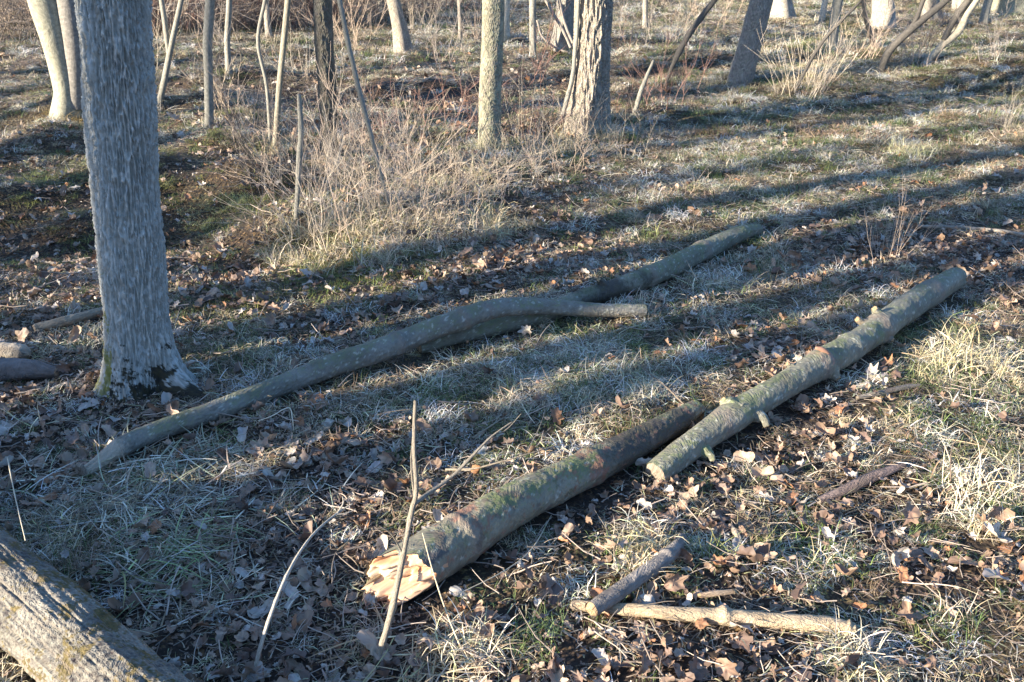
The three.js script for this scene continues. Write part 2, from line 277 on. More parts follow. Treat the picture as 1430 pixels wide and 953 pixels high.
// the grey tree beside the fallen poles, its bark built ridge by ridge
{
  const foot = P(197, 538), d = -foot.z, g = new THREE.Group(); g.position.copy(foot);
  const path = [foot.clone().add(V(0, -0.1, 0)), atD(192, 440, d), atD(182, 320, d), atD(170, 160, d), atD(158, 0, d), atD(153, -60, d)], px = [86, 86, 86, 89, 92, 93];
  const radii = path.map((p, i) => px[i] / 2 / FPX * ((-p.z) * cp + (EYE - p.y) * sp));
  const vis = path.length - 1, R = rng(3), dir = V().subVectors(path[vis], path[vis - 1]).normalize();
  const lower = sweep(path.map((p) => p.clone().sub(foot)), radii, {
    seg: 320, rings: 470, uvS: 2,
    disp: (a, l, t, n, c, r) => {
      const y = l - 0.1, X = n.x * 0.14, Z = n.z * 0.14, up = l + 0.02 * N(X * 30, l * 8, Z * 30);
      const rough = lerp(1.25, 0.75, clamp(1 - y / 1.2)) ;
      const wx = 0.006 * N(X * 25, l * 14, Z * 25 + 6), r1 = Math.max(0, 1 - Math.abs(N((X + wx) * 84, up * 8, (Z + wx) * 84)) * 3.6), r2 = Math.max(0, 1 - Math.abs(N(X * 95 + 5, up * 17, Z * 95)) * 3);
      let h = rough * (0.0095 * (r1 * (0.6 + 0.4 * r1)) + 0.0045 * r2 + 0.0024 * N(X * 220, l * 120, Z * 220) + 0.0016 * N(X * 400, l * 300, Z * 400)) - 0.006;
      const phi = Math.atan2(-n.z, n.x);              // 0 to the side, towards the far side positive
      const lobe = (p0, w) => Math.exp(-((((phi - p0 + Math.PI * 3) % TAU - Math.PI) / w) ** 2));
      h += 0.012 * Math.exp(-Math.max(0, y) / 0.09) + 0.22 * lobe(-0.3, 0.24) * Math.exp(-Math.max(0, y) / 0.06) + 0.08 * lobe(0.3, 0.35) * Math.exp(-Math.max(0, y) / 0.1) + 0.05 * lobe(-2.7, 0.45) * Math.exp(-Math.max(0, y) / 0.09) + 0.03 * lobe(-1.5, 0.5) * Math.exp(-Math.max(0, y) / 0.08);
      return h + 0.02 * N(X * 9, l * 2.2, Z * 9);
    },
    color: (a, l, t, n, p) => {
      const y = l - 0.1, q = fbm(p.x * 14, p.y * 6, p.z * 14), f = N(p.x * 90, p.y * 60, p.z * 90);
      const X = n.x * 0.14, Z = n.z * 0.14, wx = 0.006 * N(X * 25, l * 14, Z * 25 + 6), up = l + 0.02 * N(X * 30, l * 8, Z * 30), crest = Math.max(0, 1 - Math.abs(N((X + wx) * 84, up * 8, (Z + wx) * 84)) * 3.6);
      let c = mix3([0.24, 0.24, 0.21], [0.46, 0.47, 0.43], clamp(crest * 0.8 + 0.5 * f + 0.25 * q)); // paler towards the ridge crests, darker between them
      if (N(p.x * 60, p.y * 40, p.z * 60 + 8) > 0.28) c = mix3(c, [0.5, 0.51, 0.49], 0.5);                    // pale lichen flecks
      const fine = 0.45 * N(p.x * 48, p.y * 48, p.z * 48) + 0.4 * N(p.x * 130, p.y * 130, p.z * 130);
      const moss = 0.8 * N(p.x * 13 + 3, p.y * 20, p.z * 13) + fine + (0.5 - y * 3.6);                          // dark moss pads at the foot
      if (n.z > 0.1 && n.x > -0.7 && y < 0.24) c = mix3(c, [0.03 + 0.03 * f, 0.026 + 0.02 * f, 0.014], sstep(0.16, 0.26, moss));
      const gm = N(p.x * 20, p.y * 9, p.z * 20 + 4) + fine + (0.35 - y * 1.9);
      if (n.x < -0.55) c = mix3(c, [0.2 + 0.08 * f, 0.19 + 0.06 * f, 0.04], 0.85 * sstep(0.1, 0.3, gm));
      return c;
    },
  });
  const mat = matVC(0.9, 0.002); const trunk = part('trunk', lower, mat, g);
  const rt = radii[vis], p2 = [path[vis].clone(), path[vis].clone().addScaledVector(dir, 2), path[vis].clone().addScaledVector(dir, 4).add(V(-0.1, 0, 0.05)), path[vis].clone().addScaledVector(dir, 6)];
  p2[0].addScaledVector(dir, -0.06);
  part('upper_trunk', sweep(p2.map((p) => p.sub(foot)), [rt * 0.99, rt * 0.9, rt * 0.8, rt * 0.6], { seg: 24, rings: 30, uvS: 2.2 }), M.grey, g);
  crownOn(g, p2[3].clone().add(foot), dir, rt * 0.6, M.twig);
  tag(g, 'bare_tree', 'thick grey ridged trunk with dark mossy foot beside the end of the curved pole log', 'tree', 'leafless trees of the wood');
}
const treeList = [
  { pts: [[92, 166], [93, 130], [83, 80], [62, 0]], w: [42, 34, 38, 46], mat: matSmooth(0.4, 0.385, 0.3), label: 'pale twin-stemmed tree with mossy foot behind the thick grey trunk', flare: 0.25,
    stems: [{ pts: [[106, 150], [104, 70], [95, 0]], w: [28, 32, 33], mat: matSmooth(0.28, 0.26, 0.24) }] },  // shade from the main stem is put into this stem's darker colour
  { pts: [[216, 156], [228, 118], [237, 72], [253, 0]], w: [8, 9, 8, 7], mat: M.smooth, tall: 4, label: 'slender forked sapling showing beside the thick grey trunk', stems: [{ pts: [[235, 74], [231, 40], [225, 0]], w: [6, 7, 7] }] },
  { pts: [[291, 178], [291, 100], [290, 60], [293, 0]], w: [13, 12, 13, 13], mat: M.smooth, label: 'straight pale pole tree between the forked sapling and the bramble thicket' },
  { pts: [[320, 104], [317, 60], [320, 0]], w: [9, 8, 8], mat: M.smooth, tall: 5, label: 'thin pale bowed sapling behind the straight pole tree' },
  { pts: [[376, 54], [373, 30], [371, 0]], w: [9, 8, 8], mat: M.pale, tall: 5, label: 'small whitish tree in front of the far twiggy brush' },
  { pts: [[382, 212], [390, 120], [397, 50], [402, 0]], w: [8, 8, 8, 8], mat: matSmooth(0.36, 0.33, 0.26), tall: 3.5, label: 'leaning straw-coloured sapling beside the bramble thicket' },
  { pts: [[377, 206], [372, 120], [360, 58], [370, 0]], w: [5, 5, 5, 5], mat: M.smooth, tall: 3, label: 'kinked grey whip of a sapling against the straw-coloured one' },
  { pts: [[458, 225], [456, 130], [452, 60], [450, 0]], w: [25, 24, 25, 25], mat: M.dark, twig: M.twigDark, ridge: 0.012, seg: 40, rings: 90, label: 'dark furrowed trunk rising out of the bramble thicket' },
  { pts: [[564, 74], [560, 50], [555, 25], [549, 0]], w: [22, 21, 19, 18], mat: M.tan, flare: 0.5, label: 'leaning tan tree with wide foot standing beyond the brambles' },
  { pts: [[643, 60], [642, 30], [641, 0]], w: [5, 5, 5], mat: M.pale, tall: 4, label: 'very thin whitish sapling beside the olive-grey trunk' },
  { pts: [[684, 212], [684, 140], [687, 70], [689, 0]], w: [32, 31, 30, 31], mat: M.olive, seg: 40, rings: 90, ridge: 0.004, flare: 0.15, label: 'smooth olive-grey trunk standing alone in front of the braided bark tree' },
  { pts: [[708, 57], [707, 30], [708, 0]], w: [11, 9, 9], mat: matSmooth(0.62, 0.6, 0.53), tall: 5, label: 'white-barked slim tree just behind the olive-grey trunk' },
  { pts: [[744, 80], [744, 40], [744, 0]], w: [10, 9, 9], mat: M.smooth, tall: 5, label: 'slim bluish grey pole tree between olive-grey trunk and vine-hung tree' },
  { pts: [[790, 64], [790, 30], [791, 0]], w: [32, 28, 26], mat: M.grey, flare: 0.6, label: 'stout tree with looping vines at its foot behind the braided bark tree' },
  { pts: [[819, 184], [824, 120], [827, 60], [830, 0]], w: [54, 49, 48, 49], mat: M.tan, seg: 170, rings: 300, ridge: 0.02, flare: 0.3, uvS: 3, label: 'big tan tree with deeply braided bark and grass around its foot' },
  { pts: [[902, 42], [901, 20], [901, 0]], w: [8, 7, 7], mat: M.pale, tall: 5, label: 'lone whitish sapling beyond the leaning snag' },
  { pts: [[1032, 118], [1042, 80], [1053, 40], [1064, 0]], w: [34, 32, 31, 30], mat: M.grey, seg: 30, rings: 70, ridge: 0.006, flare: 0.1, label: 'dark grey leaning trunk standing in open straw grass' },
  { pts: [[1094, 28], [1093, 14], [1092, 0]], w: [28, 25, 23], mat: M.pale, flare: 0.5, label: 'broad pale trunk partly behind the leaning grey trunk' },
  { pts: [[1148, 32], [1150, 15], [1153, 0]], w: [9, 8, 8], mat: matSmooth(0.58, 0.55, 0.5), tall: 5, label: 'small white leaning tree beside the bluish leaning one' },
  { pts: [[1161, 68], [1165, 35], [1171, 0]], w: [13, 14, 14], mat: M.smooth, tall: 5, label: 'bluish grey leaning tree rising behind the dry weed stalks' },
  { pts: [[1232, 40], [1234, 20], [1233, 0]], w: [32, 28, 27], mat: M.pale, flare: 0.5, label: 'thick pale trunk behind the crooked sapling' },
  { pts: [[1224, 72], [1215, 45], [1208, 20], [1206, 0]], w: [8, 7, 6, 6], mat: matSmooth(0.3, 0.24, 0.18), tall: 4, label: 'crooked brown sapling bowed in front of a thick pale trunk' },
  { pts: [[1228, 106], [1240, 75], [1268, 45], [1318, 4]], w: [9, 11, 11, 9], mat: M.smoothDark, twig: M.twigDark, tall: 4, flare: 0.1, label: 'dark slanting double stem leaning low over the grass', stems: [{ pts: [[1262, 50], [1278, 30], [1290, 0]], w: [6, 6, 6] }] },
  { pts: [[1290, 86], [1318, 62], [1340, 42], [1350, 20], [1364, 0]], w: [9, 10, 11, 10, 9], mat: matSmooth(0.5, 0.45, 0.36), tall: 4, flare: 0.1, label: 'pale sinuous stem slanting up out of lit grass', stems: [{ pts: [[1318, 56], [1334, 26], [1352, 0]], w: [8, 9, 9], mat: M.smoothDark }] },
  { pts: [[1302, 30], [1301, 14], [1300, 0]], w: [24, 22, 21], mat: M.grey, flare: 0.4, label: 'grey trunk seen between the two slanting stems' },
  { pts: [[1342, 14], [1341, 0]], w: [20, 19], mat: M.pale, label: 'distant pale trunk behind the sinuous stem' },
  { pts: [[1374, 34], [1377, 15], [1381, 0]], w: [11, 11, 11], mat: M.smooth, tall: 5, label: 'short grey leaning tree past the sinuous stem' },
  { pts: [[1418, 14], [1418, 0]], w: [52, 44], mat: M.olive, flare: 0.6, label: 'very broad mossy trunk at the back of the glade' },
  { pts: [[533, 22], [532, 0]], w: [8, 8], mat: M.smooth, tall: 5, label: 'thin grey tree far beyond the leaning tan tree' },
  { pts: [[30, 22], [26, 0]], w: [14, 13], mat: M.dark, tall: 6, label: 'dark slim trunk within the far twiggy brush' },
];
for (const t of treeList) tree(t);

// trees of the same wood that stand beside the view, towards the sun; their shadows cross it
const beside = [ // s (negative: towards the sun), t, radius, words
  [-5.2, 3.2, 0.155, 'grey trunk nearest the sunward side of the thick ridged tree'], [-7.5, 3.78, 0.165, 'stout grey tree up-sun of the curved pole log'], [-6.3, 4.37, 0.16, 'straight tree whose shadow crosses the leaf strip'],
  [-8.5, 2.84, 0.17, 'ridged tree up-sun of the broken log'], [-11, 2.47, 0.15, 'slim ridged tree up-sun of the stubbed log'], [-9.5, 5.93, 0.13, 'slim tree whose shadow reaches the olive-grey trunk'],
  [-9, 7.02, 0.13, 'thick tree up-sun of the dark furrowed trunk'], [-8, 8.2, 0.24, 'thick tree up-sun of the leaning grey trunk'], [-14, 10.2, 0.2, 'stout tree past the pale twin-stemmed tree'], [-12, 11.9, 0.22, 'thick tree beyond the pale twin-stemmed tree'],
  [-10, 14.2, 0.2, 'stout tree up-sun of the far brush'], [-24, 3.4, 0.22, 'tall spreading tree with grey bark farther towards the sun'], [-27, 5.0, 0.2, 'tall slender-limbed tree farther towards the sun'],
  [-22, 6.25, 0.15, 'tall tree with fine twigs towards the sun'], [-33, 4.2, 0.25, 'old tall tree at the sunward edge'], [-34, 8.3, 0.24, 'old broad tree at the sunward edge'],
];
for (const [s, t, r, words] of beside) {
  const [x, d] = ST(s, t), g = new THREE.Group(), foot = onGround(x, -d); g.position.copy(foot); const R = rng(Math.round(s * 31 + t * 977 + 5000));
  const h = 3.8 + 14 * r + R() * 1.5, lean = V((R() - 0.5) * 0.25, 0, (R() - 0.5) * 0.25);
  const pts = [V(0, -0.1, 0), V(0, h * 0.35, 0), V(0, h * 0.7, 0).addScaledVector(lean, 0.5), V(0, h, 0).add(lean)];
  part('trunk', sweep(pts, [r, r * 0.92, r * 0.82, r * 0.6], { seg: 16, rings: 30, uvS: 2.2, disp: (a, l, q, n, c, rr) => rr * 0.4 * Math.exp(-l / (rr * 2.2)) }), M.grey, g);
  crownOn(g, pts[3].clone().add(foot), V().subVectors(pts[3], pts[2]).normalize(), r * 0.6, M.twig);
  tag(g, 'bare_tree', words, 'tree', 'leafless trees of the wood');
}

// the climbing vine on the braided bark tree and the loops on the stout tree
{
  const d = -P(819, 184).z, mk = (pts, w, dd) => { const path = pts.map(([x, y]) => atD(x, y, dd)); return sweep(path, w.map((k) => k / 2 / FPX * dd), { seg: 8, rings: 50, uvS: 4, disp: (a, l, t, n, c, r) => r * 0.25 * N(l * 9, a, 3) }); };
  const v = part('climbing_vine', mk([[786, 160], [793, 135], [800, 105], [803, 75], [806, 40], [808, 0], [812, -60]], [7, 7, 6, 6, 5, 5, 4], d - 0.12), M.smooth);
  tag(v, 'climbing_vine', 'thick grey vine running up the edge of the braided bark tree', 'vine');
  const d2 = -P(790, 64).z - 0.3;
  const loops = [[[[762, 0], [772, 18], [785, 40], [797, 66]], [4, 4, 4, 4], 'brown looping vine crossing the foot of the stout tree'], [[[781, 0], [788, 30], [800, 60]], [5, 4, 4], 'dark upright vine pressed to the stout tree'], [[[750, 28], [757, 50], [775, 66], [800, 76]], [3, 3, 3, 3], 'pale thin vine sagging to the ground by the stout tree']];
  for (const [pts, w, l] of loops) { const m = part('vine', mk(pts, w, d2), M.twig); tag(m, 'vine', l, 'vine'); }
}

// slanting dead snags
function snag(name, pts, w, hs, mat, label, cat, o = {}) {
  const path = pts.map(([x, y], i) => (hs[i] === null ? atD(x, y, o.d) : P(x, y, hs[i])));
  const radii = path.map((p, i) => (w[i] ?? w[w.length - 1]) / 2 / FPX * (-p.z * cp + (EYE - p.y) * sp));
  const m = part(name, sweep(path, radii, { seg: o.seg ?? 10, rings: o.rings ?? 40, uvS: 4, capA: true, capB: true, color: o.color, disp: (a, l, t, n, c, r) => r * (0.22 * N(l * 7, a * 0.8, w[0]) + 0.1 * N(l * 30, a * 2, 5)) }), mat);
  tag(m, name, label, cat, o.group); return m;
}
snag('dead_snag', [[884, 165], [898, 120], [913, 84]], [7, 6, 4], [0, null, null], M.smooth, 'short grey dead stick leaning beside the braided bark tree', 'snag', { d: -P(884, 165).z });
snag('dead_snag', [[928, 122], [945, 80], [968, 40], [998, 0], [1050, -70]], [3, 8, 9, 8, 6], [0, null, null, null, null], M.smoothDark, 'long dark dead branch slanting up through open grass', 'snag', { d: -P(928, 122).z });
snag('dead_snag', [[545, 296], [518, 190], [500, 120], [486, 60], [474, 0], [462, -60]], [4, 6, 7, 7, 7, 6], [0, null, null, null, null, null], M.smooth, 'thin bleached pole leaning across the bramble thicket', 'snag', { d: -P(545, 296).z });
snag('young_stem', [[413, 308], [418, 220], [420, 180], [417, 132]], [6, 8, 8, 6], [0, null, null, null], M.smooth, 'short broken grey stem standing in front of the brambles', 'stem', { d: -P(413, 308).z });
snag('young_stem', [[1110, 128], [1138, 75], [1160, 45], [1200, 4], [1230, -30]], [4, 5, 5, 4, 3], [0, null, null, null, null], M.smoothDark, 'dark crooked shoot rising out of the dry weed stalks', 'stem', { d: -P(1110, 128).z });

// ------------------------------------------------------------------ shrubs, brambles and weeds
function shrubGeo(seed, n, tall, spread, r, kids, wob = 0.35, arch = -0.03) {
  const R = rng(seed), T = new Twigs();
  for (let k = 0; k < n; k++) {
    const a = R() * TAU, q = Math.sqrt(R()) * spread * 0.5, len = tall * (0.45 + 0.7 * R()), tilt = 0.1 + 0.5 * R();
    const pts = wander(R, V(Math.cos(a) * q, -0.02, Math.sin(a) * q), V(Math.cos(a) * tilt + (R() - 0.5) * 0.4, 1, Math.sin(a) * tilt + (R() - 0.5) * 0.4), len, 6, wob, arch * (1 + R()));
    T.tube(pts, r * (0.6 + 0.7 * R()), r * 0.3, 3);
    for (let j = 0; j < kids; j++) { const i = 1 + Math.floor(R() * 5), p = pts[i], dd = V().subVectors(pts[i + 1] ?? pts[i], pts[i - 1]).normalize().add(V(R() - 0.5, R() - 0.3, R() - 0.5).multiplyScalar(1.5)); T.tube(wander(R, p, dd, len * (0.15 + 0.35 * R()), 3, wob, 0), r * 0.5, r * 0.22, 3); }
  }
  return T.geo();
}
const shrubKinds = {
  bramble: [1, 2, 3].map((k) => shrubGeo(40 + k, 26, 0.72, 0.75, 0.0021, 6, 0.7, -0.07)),
  weed: [1, 2, 3].map((k) => shrubGeo(50 + k, 22, 0.55, 0.35, 0.0022, 4, 0.18, 0)),
  brush: [1, 2, 3].map((k) => shrubGeo(60 + k, 80, 2.3, 2.2, 0.008, 9, 0.7, -0.05)),
  fine: [1, 2].map((k) => shrubGeo(80 + k, 11, 1.0, 0.6, 0.0036, 10, 0.45, 0)),
  low: [1, 2].map((k) => shrubGeo(70 + k, 30, 0.3, 0.4, 0.0016, 3, 0.5, -0.04)),
};
function shrub(name, kind, px, py, sc, mat, label, group, turn = px) {
  const m = part(name, shrubKinds[kind][Math.abs(Math.round(px + py)) % shrubKinds[kind].length], mat); m.position.copy(P(px, py)); m.scale.set(sc, sc * (0.9 + 0.2 * ((px * 7) % 10) / 10), sc); m.rotation.y = turn;
  return tag(m, name, label, 'shrub', group);
}
const brm = 'brambles of the thicket by the dark furrowed trunk';
[[440, 330, 0.8, 'twigPink', 'pinkish bramble tangle around the broken grey stem'], [490, 320, 0.9, 'twigPale', 'straw-coloured bramble tangle beside the broken grey stem'], [540, 312, 0.85, 'twigPink', 'pinkish bramble tangle at the foot of the leaning bleached pole'], [590, 292, 0.85, 'twigTan', 'grey-tan bramble tangle past the leaning bleached pole'], [630, 285, 0.75, 'twigPink', 'small pinkish brambles in front of the olive-grey trunk'], [465, 272, 0.9, 'twigTan', 'grey-tan brambles right under the dark furrowed trunk'], [545, 258, 0.8, 'twigPale', 'pale brambles behind the leaning bleached pole'], [700, 262, 0.65, 'twigPale', 'low pale brambles past the olive-grey trunk'], [770, 238, 0.65, 'twigPink', 'low pinkish brambles before the braided bark tree'], [425, 245, 0.9, 'twigPink', 'pinkish brambles between straw-coloured sapling and dark trunk'], [860, 215, 0.6, 'twigTan', 'low grey-tan brambles past the braided bark tree']].forEach(([x, y, s, m, l]) => shrub('bramble', 'bramble', x, y, s * 1.2, M[m], l, brm));
[[600, 190, 1.2, 'reddish arching bramble canes beside the olive-grey trunk'], [470, 190, 1.1, 'reddish canes around the dark furrowed trunk'], [850, 165, 1.1, 'reddish canes at the foot of the braided bark tree'], [735, 195, 1.1, 'reddish canes between olive-grey trunk and braided bark tree']].forEach(([x, y, s, l]) => shrub('bramble', 'bramble', x, y, s, M.twigRed, l, 'red bramble canes'));
[[1115, 138, 1.5, 'bleached dry weed stalks beside the leaning grey trunk'], [1130, 112, 1.6, 'tall whitish weed stalks before the bluish leaning tree'], [1285, 92, 1.3, 'pinkish dry weeds under the sinuous stem'], [735, 205, 1.0, 'dry weed stalks beside the olive-grey trunk'], [800, 200, 0.9, 'bleached stalks at the foot of the braided bark tree'], [1240, 360, 0.75, 'fine reddish weed in leaf litter past the stubbed log'], [1395, 180, 0.8, 'pale weed stalks in the open grass'], [930, 60, 1.8, 'dry yellow stalks beside the lone whitish sapling'], [670, 60, 1.8, 'pinkish dry stalks behind the olive-grey trunk'], [580, 40, 2, 'dry stalks beyond the leaning tan tree'], [430, 110, 1.6, 'dry stalks beside the dark furrowed trunk'], [350, 180, 1.1, 'pale weeds beside the straight pole tree'], [540, 210, 1.1, 'dry weeds behind the leaning bleached pole']].forEach(([x, y, s, l], i) => shrub('dry_weed', 'weed', x, y, s, [M.twigPale, M.twigPale, M.twigPink][i % 3], l, 'dry weed stalks'));
[[440, 262], [560, 225], [405, 255]].forEach(([x, y], i) => shrub('thin_shrub', 'fine', x, y, 1, [M.twigPale, M.twigPink, M.twigDark][i], ['pale fine-twigged shrub in the brambles', 'pinkish fine shrub among the brambles', 'dark fine-twigged shrub by the broken grey stem'][i], 'fine-twigged shrubs of the thicket'));
[[500, 66, 1.5, 'twigPink', 'fine pinkish shrub before the leaning tan tree'], [610, 88, 1.3, 'twig', 'fine grey shrub between leaning tan tree and olive-grey trunk'], [722, 118, 1.2, 'twigRed', 'fine reddish shrub by the slim bluish pole tree'], [868, 66, 1.5, 'twig', 'fine grey shrub past the braided bark tree'], [935, 150, 0.9, 'twigRed', 'fine reddish shrub at the foot of the long dark snag'], [1180, 84, 1.3, 'twigPink', 'fine pinkish shrub beside the bluish leaning tree'], [1262, 74, 1.3, 'twigDark', 'fine dark shrub under the slanting double stem'], [1405, 86, 1.2, 'twig', 'fine grey shrub in the open straw grass'], [205, 96, 1.2, 'twigPale', 'fine pale shrub by the forked sapling'], [336, 66, 1.4, 'twig', 'fine grey shrub behind the bowed sapling'], [985, 50, 1.6, 'twigPink', 'fine pinkish shrub behind the long dark snag'], [330, 150, 0.9, 'twigTan', 'fine tan shrub between the straight pole tree and the kinked whip']].forEach(([x, y, s, m, l]) => shrub('thin_shrub', 'fine', x, y, s, M[m], l, 'fine-twigged shrubs of the glade'));
[[8, 40], [60, 44], [130, 40], [190, 44], [250, 46], [300, 42], [350, 40], [400, 36], [455, 34], [500, 30], [30, 24], [100, 22], [170, 22], [230, 24], [285, 24], [340, 20], [395, 18], [445, 16], [560, 16], [610, 14], [-60, 36], [-40, 60]].forEach(([x, y], i) => shrub('brush_shrub', 'brush', x, y, 0.9 + 0.3 * ((i * 7) % 5) / 5, [M.twigPink, M.twigDark, M.twig, M.twigRed][i % 4], `${['pinkish', 'dark', 'grey', 'reddish'][i % 4]} leafless shrub ${y > 28 ? 'fronting' : 'deep in'} the far brush behind ${x < 0 ? 'the twin-stemmed tree' : x < 50 ? 'the dark slim trunk' : x < 110 ? 'the pale twin-stemmed tree' : x < 210 ? 'the thick grey trunk' : x < 270 ? 'the forked sapling' : x < 330 ? 'the bowed sapling' : x < 420 ? 'the small whitish tree' : x < 480 ? 'the dark furrowed trunk' : 'the leaning tan tree'}`, 'leafless brush behind the trees'));

// unseen twiggy shrubs added beside the view to shade the mossy hollow
[[-4.5, 4.3, 0.42, 'low unseen twiggy shrub added to shade the mossy hollow'], [-4.9, 5.1, 0.45, 'dense unseen twiggy shrub added for shade past the dark wet log stub'], [-5.1, 5.9, 0.42, 'unseen twiggy shrub added to shade the hummocks'], [-4.7, 3.8, 0.36, 'small unseen twiggy shrub added for shade up-sun of the tan branch']].forEach(([x, d, s, l], i) => { const m = part('brush_shrub', shrubKinds.brush[i % 3], M.twig); m.position.copy(onGround(x, -d)); m.scale.setScalar(s); m.rotation.y = i * 1.3; tag(m, 'brush_shrub', l, 'shrub', 'unseen twiggy shrubs added to shade the hollow'); });

// ------------------------------------------------------------------ fallen logs
const matLog = matVC(0.74, 0.0035), matLogDry = matVC(0.92, 0.006);
const texGrain = dataTex(256, 256, (u, v) => { const k = 0.8 + 0.22 * tor(u, v, 16, 1.2, 3) + 0.16 * tor(u, v, 34, 3, 6); return [k, k * 0.98, k * 0.95]; }, true);
const texGrainBump = dataTex(256, 256, (u, v) => { const k = 0.5 + 0.4 * tor(u, v, 16, 1.2, 3) + 0.3 * tor(u, v, 34, 3, 6); return [k, k, k]; });
const matWood = (r, g, b) => new THREE.MeshStandardMaterial({ color: C(r, g, b), roughness: 0.75, map: texGrain, bumpMap: texGrainBump, bumpScale: 0.004 });
const WD = { cream: matWood(0.62, 0.47, 0.28), orange: matWood(0.6, 0.33, 0.17), tan: matWood(0.5, 0.37, 0.22), grey: matWood(0.36, 0.31, 0.25) };
function endGeo(center, dir, r, depth = 0.004, seed = 1) {   // a slightly uneven sawn or snapped end
  const R = rng(seed), seg = 24, rings = 4, pos = [0, 0, depth], uv = [0.5, 0.5], idx = [];
  for (let i = 1; i <= rings; i++) for (let j = 0; j < seg; j++) { const a = j / seg * TAU, q = r * i / rings; pos.push(Math.cos(a) * q, Math.sin(a) * q, i === rings ? -depth : depth * (R() * 1.6 - 0.3)); uv.push(0.5 + Math.cos(a) * q * 6, 0.5 + Math.sin(a) * q * 6); }
  for (let j = 0; j < seg; j++) idx.push(0, 1 + j, 1 + (j + 1) % seg);
  for (let i = 0; i < rings - 1; i++) for (let j = 0; j < seg; j++) { const a = 1 + i * seg + j, b = 1 + i * seg + (j + 1) % seg; idx.push(a, a + seg, b, b, a + seg, b + seg); }
  const g = new THREE.BufferGeometry(); g.setAttribute('position', new THREE.Float32BufferAttribute(pos, 3)); g.setAttribute('uv', new THREE.Float32BufferAttribute(uv, 2)); g.setIndex(idx); g.computeVertexNormals();
  g.applyQuaternion(new THREE.Quaternion().setFromUnitVectors(V(0, 0, 1), dir)); g.translate(center.x, center.y, center.z); return g;
}
const bodies = [];   // plan outlines of the logs, so that turf does not grow through them
function log(name, px, radii, o) {          // px: [x, y, height of the axis above the ground]
  const path = px.map(([x, y, h]) => P(x, y, h)), foot = onGround(path[0].x, path[0].z), g = new THREE.Group(); g.position.copy(foot);
  const rel = path.map((p) => p.clone().sub(foot)), k = o.seed ?? 1;
  const geo = sweep(rel, radii, { seg: o.seg ?? 64, rings: o.rings ?? 320, uvS: 5, disp: (a, l, t, n, c, r) => {
    let h = r * (0.10 * N(n.x * 1.2 + k, l * 3, n.y * 1.2) + 0.05 * N(n.x * 3, l * 14, n.y * 3 + k)) + 0.0018 * N(n.x * 6 + k, l * 55, n.y * 6) + 0.0012 * N(n.x * 16, l * 25, n.y * 16 + k);
    for (const [t0, w, amp] of o.collars ?? []) h += amp * Math.exp(-(((t - t0) / w) ** 2));
    if (o.disp) h += o.disp(a, l, t, n, c, r);
    return h;
  }, color: (a, l, t, n, p) => o.color(a, l, t, n, p, k) });
  if (o.skewA) { // the bark tears off unevenly at its first end
    const pa = geo.attributes.position, ta = geo.userData.startT, c = geo.userData.start, W = (o.seg ?? 64) + 1, n = Math.round((o.rings ?? 320) * 0.12), u = V(0, 1, 0).addScaledVector(ta, -ta.y).normalize(), sd = V().crossVectors(u, ta.clone().negate()).normalize();
    for (let i = 0; i < n; i++) for (let j = 0; j < W; j++) { const q = i * W + j, v = V().fromBufferAttribute(pa, q), rr = v.clone().sub(c), x = rr.dot(sd), y = rr.dot(u), L = Math.hypot(x, y) || 1, k2 = -o.skewA(x / L, y / L) * (1 - i / n); pa.setXYZ(q, v.x + ta.x * k2, v.y + ta.y * k2, v.z + ta.z * k2); }
    geo.computeVertexNormals();
  }
  part('bark', geo, o.mat ?? matLog, g);
  const cv = new THREE.CatmullRomCurve3(path, false, 'centripetal');
  for (let i = 0; i <= 40; i++) { const p = cv.getPoint(i / 40), kk = i / 40 * (radii.length - 1), ii = Math.min(radii.length - 2, Math.floor(kk)); bodies.push([p.x, -p.z, lerp(radii[ii], radii[ii + 1], kk - ii)]); }
  const u = geo.userData;
  if (o.endA) part('cut_end', endGeo(u.start, u.startT.clone().negate(), radii[0] * 0.99, 0.006, k), o.endA, g);
  if (o.endB) part('cut_end', endGeo(u.end, u.endT, radii[radii.length - 1] * 0.99, 0.006, k + 1), o.endB, g);
  const curve = new THREE.CatmullRomCurve3(rel, false, 'centripetal');
  for (const s of o.stubs ?? []) {                   // t, [x, y, z] direction, length, radius
    const c = curve.getPoint(s.t), dir = V(...s.dir).normalize(), R = Math.max(...radii);
    const q = [c.clone().addScaledVector(dir, R * 0.3), c.clone().addScaledVector(dir, R * 0.95), c.clone().addScaledVector(dir, R + s.len * 0.5), c.clone().addScaledVector(dir, R + s.len).add(V(...(s.bend ?? [0, 0, 0])))];
    s.r *= 0.85; const sg = sweep(q, [s.r * 2.6, s.r * 1.7, s.r * 1.05, s.r * 0.9], { seg: 18, rings: 16, uvS: 4, disp: (a, l, t, n, cc, r) => r * (0.3 * N(n.x * 1.6 + s.t * 40, l * 12, n.z * 1.6) + 0.12 * N(n.x * 5, l * 60, n.z * 5)), color: (a, l, t, n, p) => o.color(a, l, s.t, n, p, k + 3) });
    const st = part('stub', sg, o.mat ?? matLog, g);
    part('cut_end', endGeo(sg.userData.end, sg.userData.endT, s.r * 0.9, 0.005, k + 7), s.end ?? WD.tan, st);
  }
  g.userData.path = path; g.userData.curve = curve;
  return g;
}
const barkTone = (p, k) => 0.5 + 0.5 * fbm(p.x * 7 + k, p.y * 7, p.z * 7);
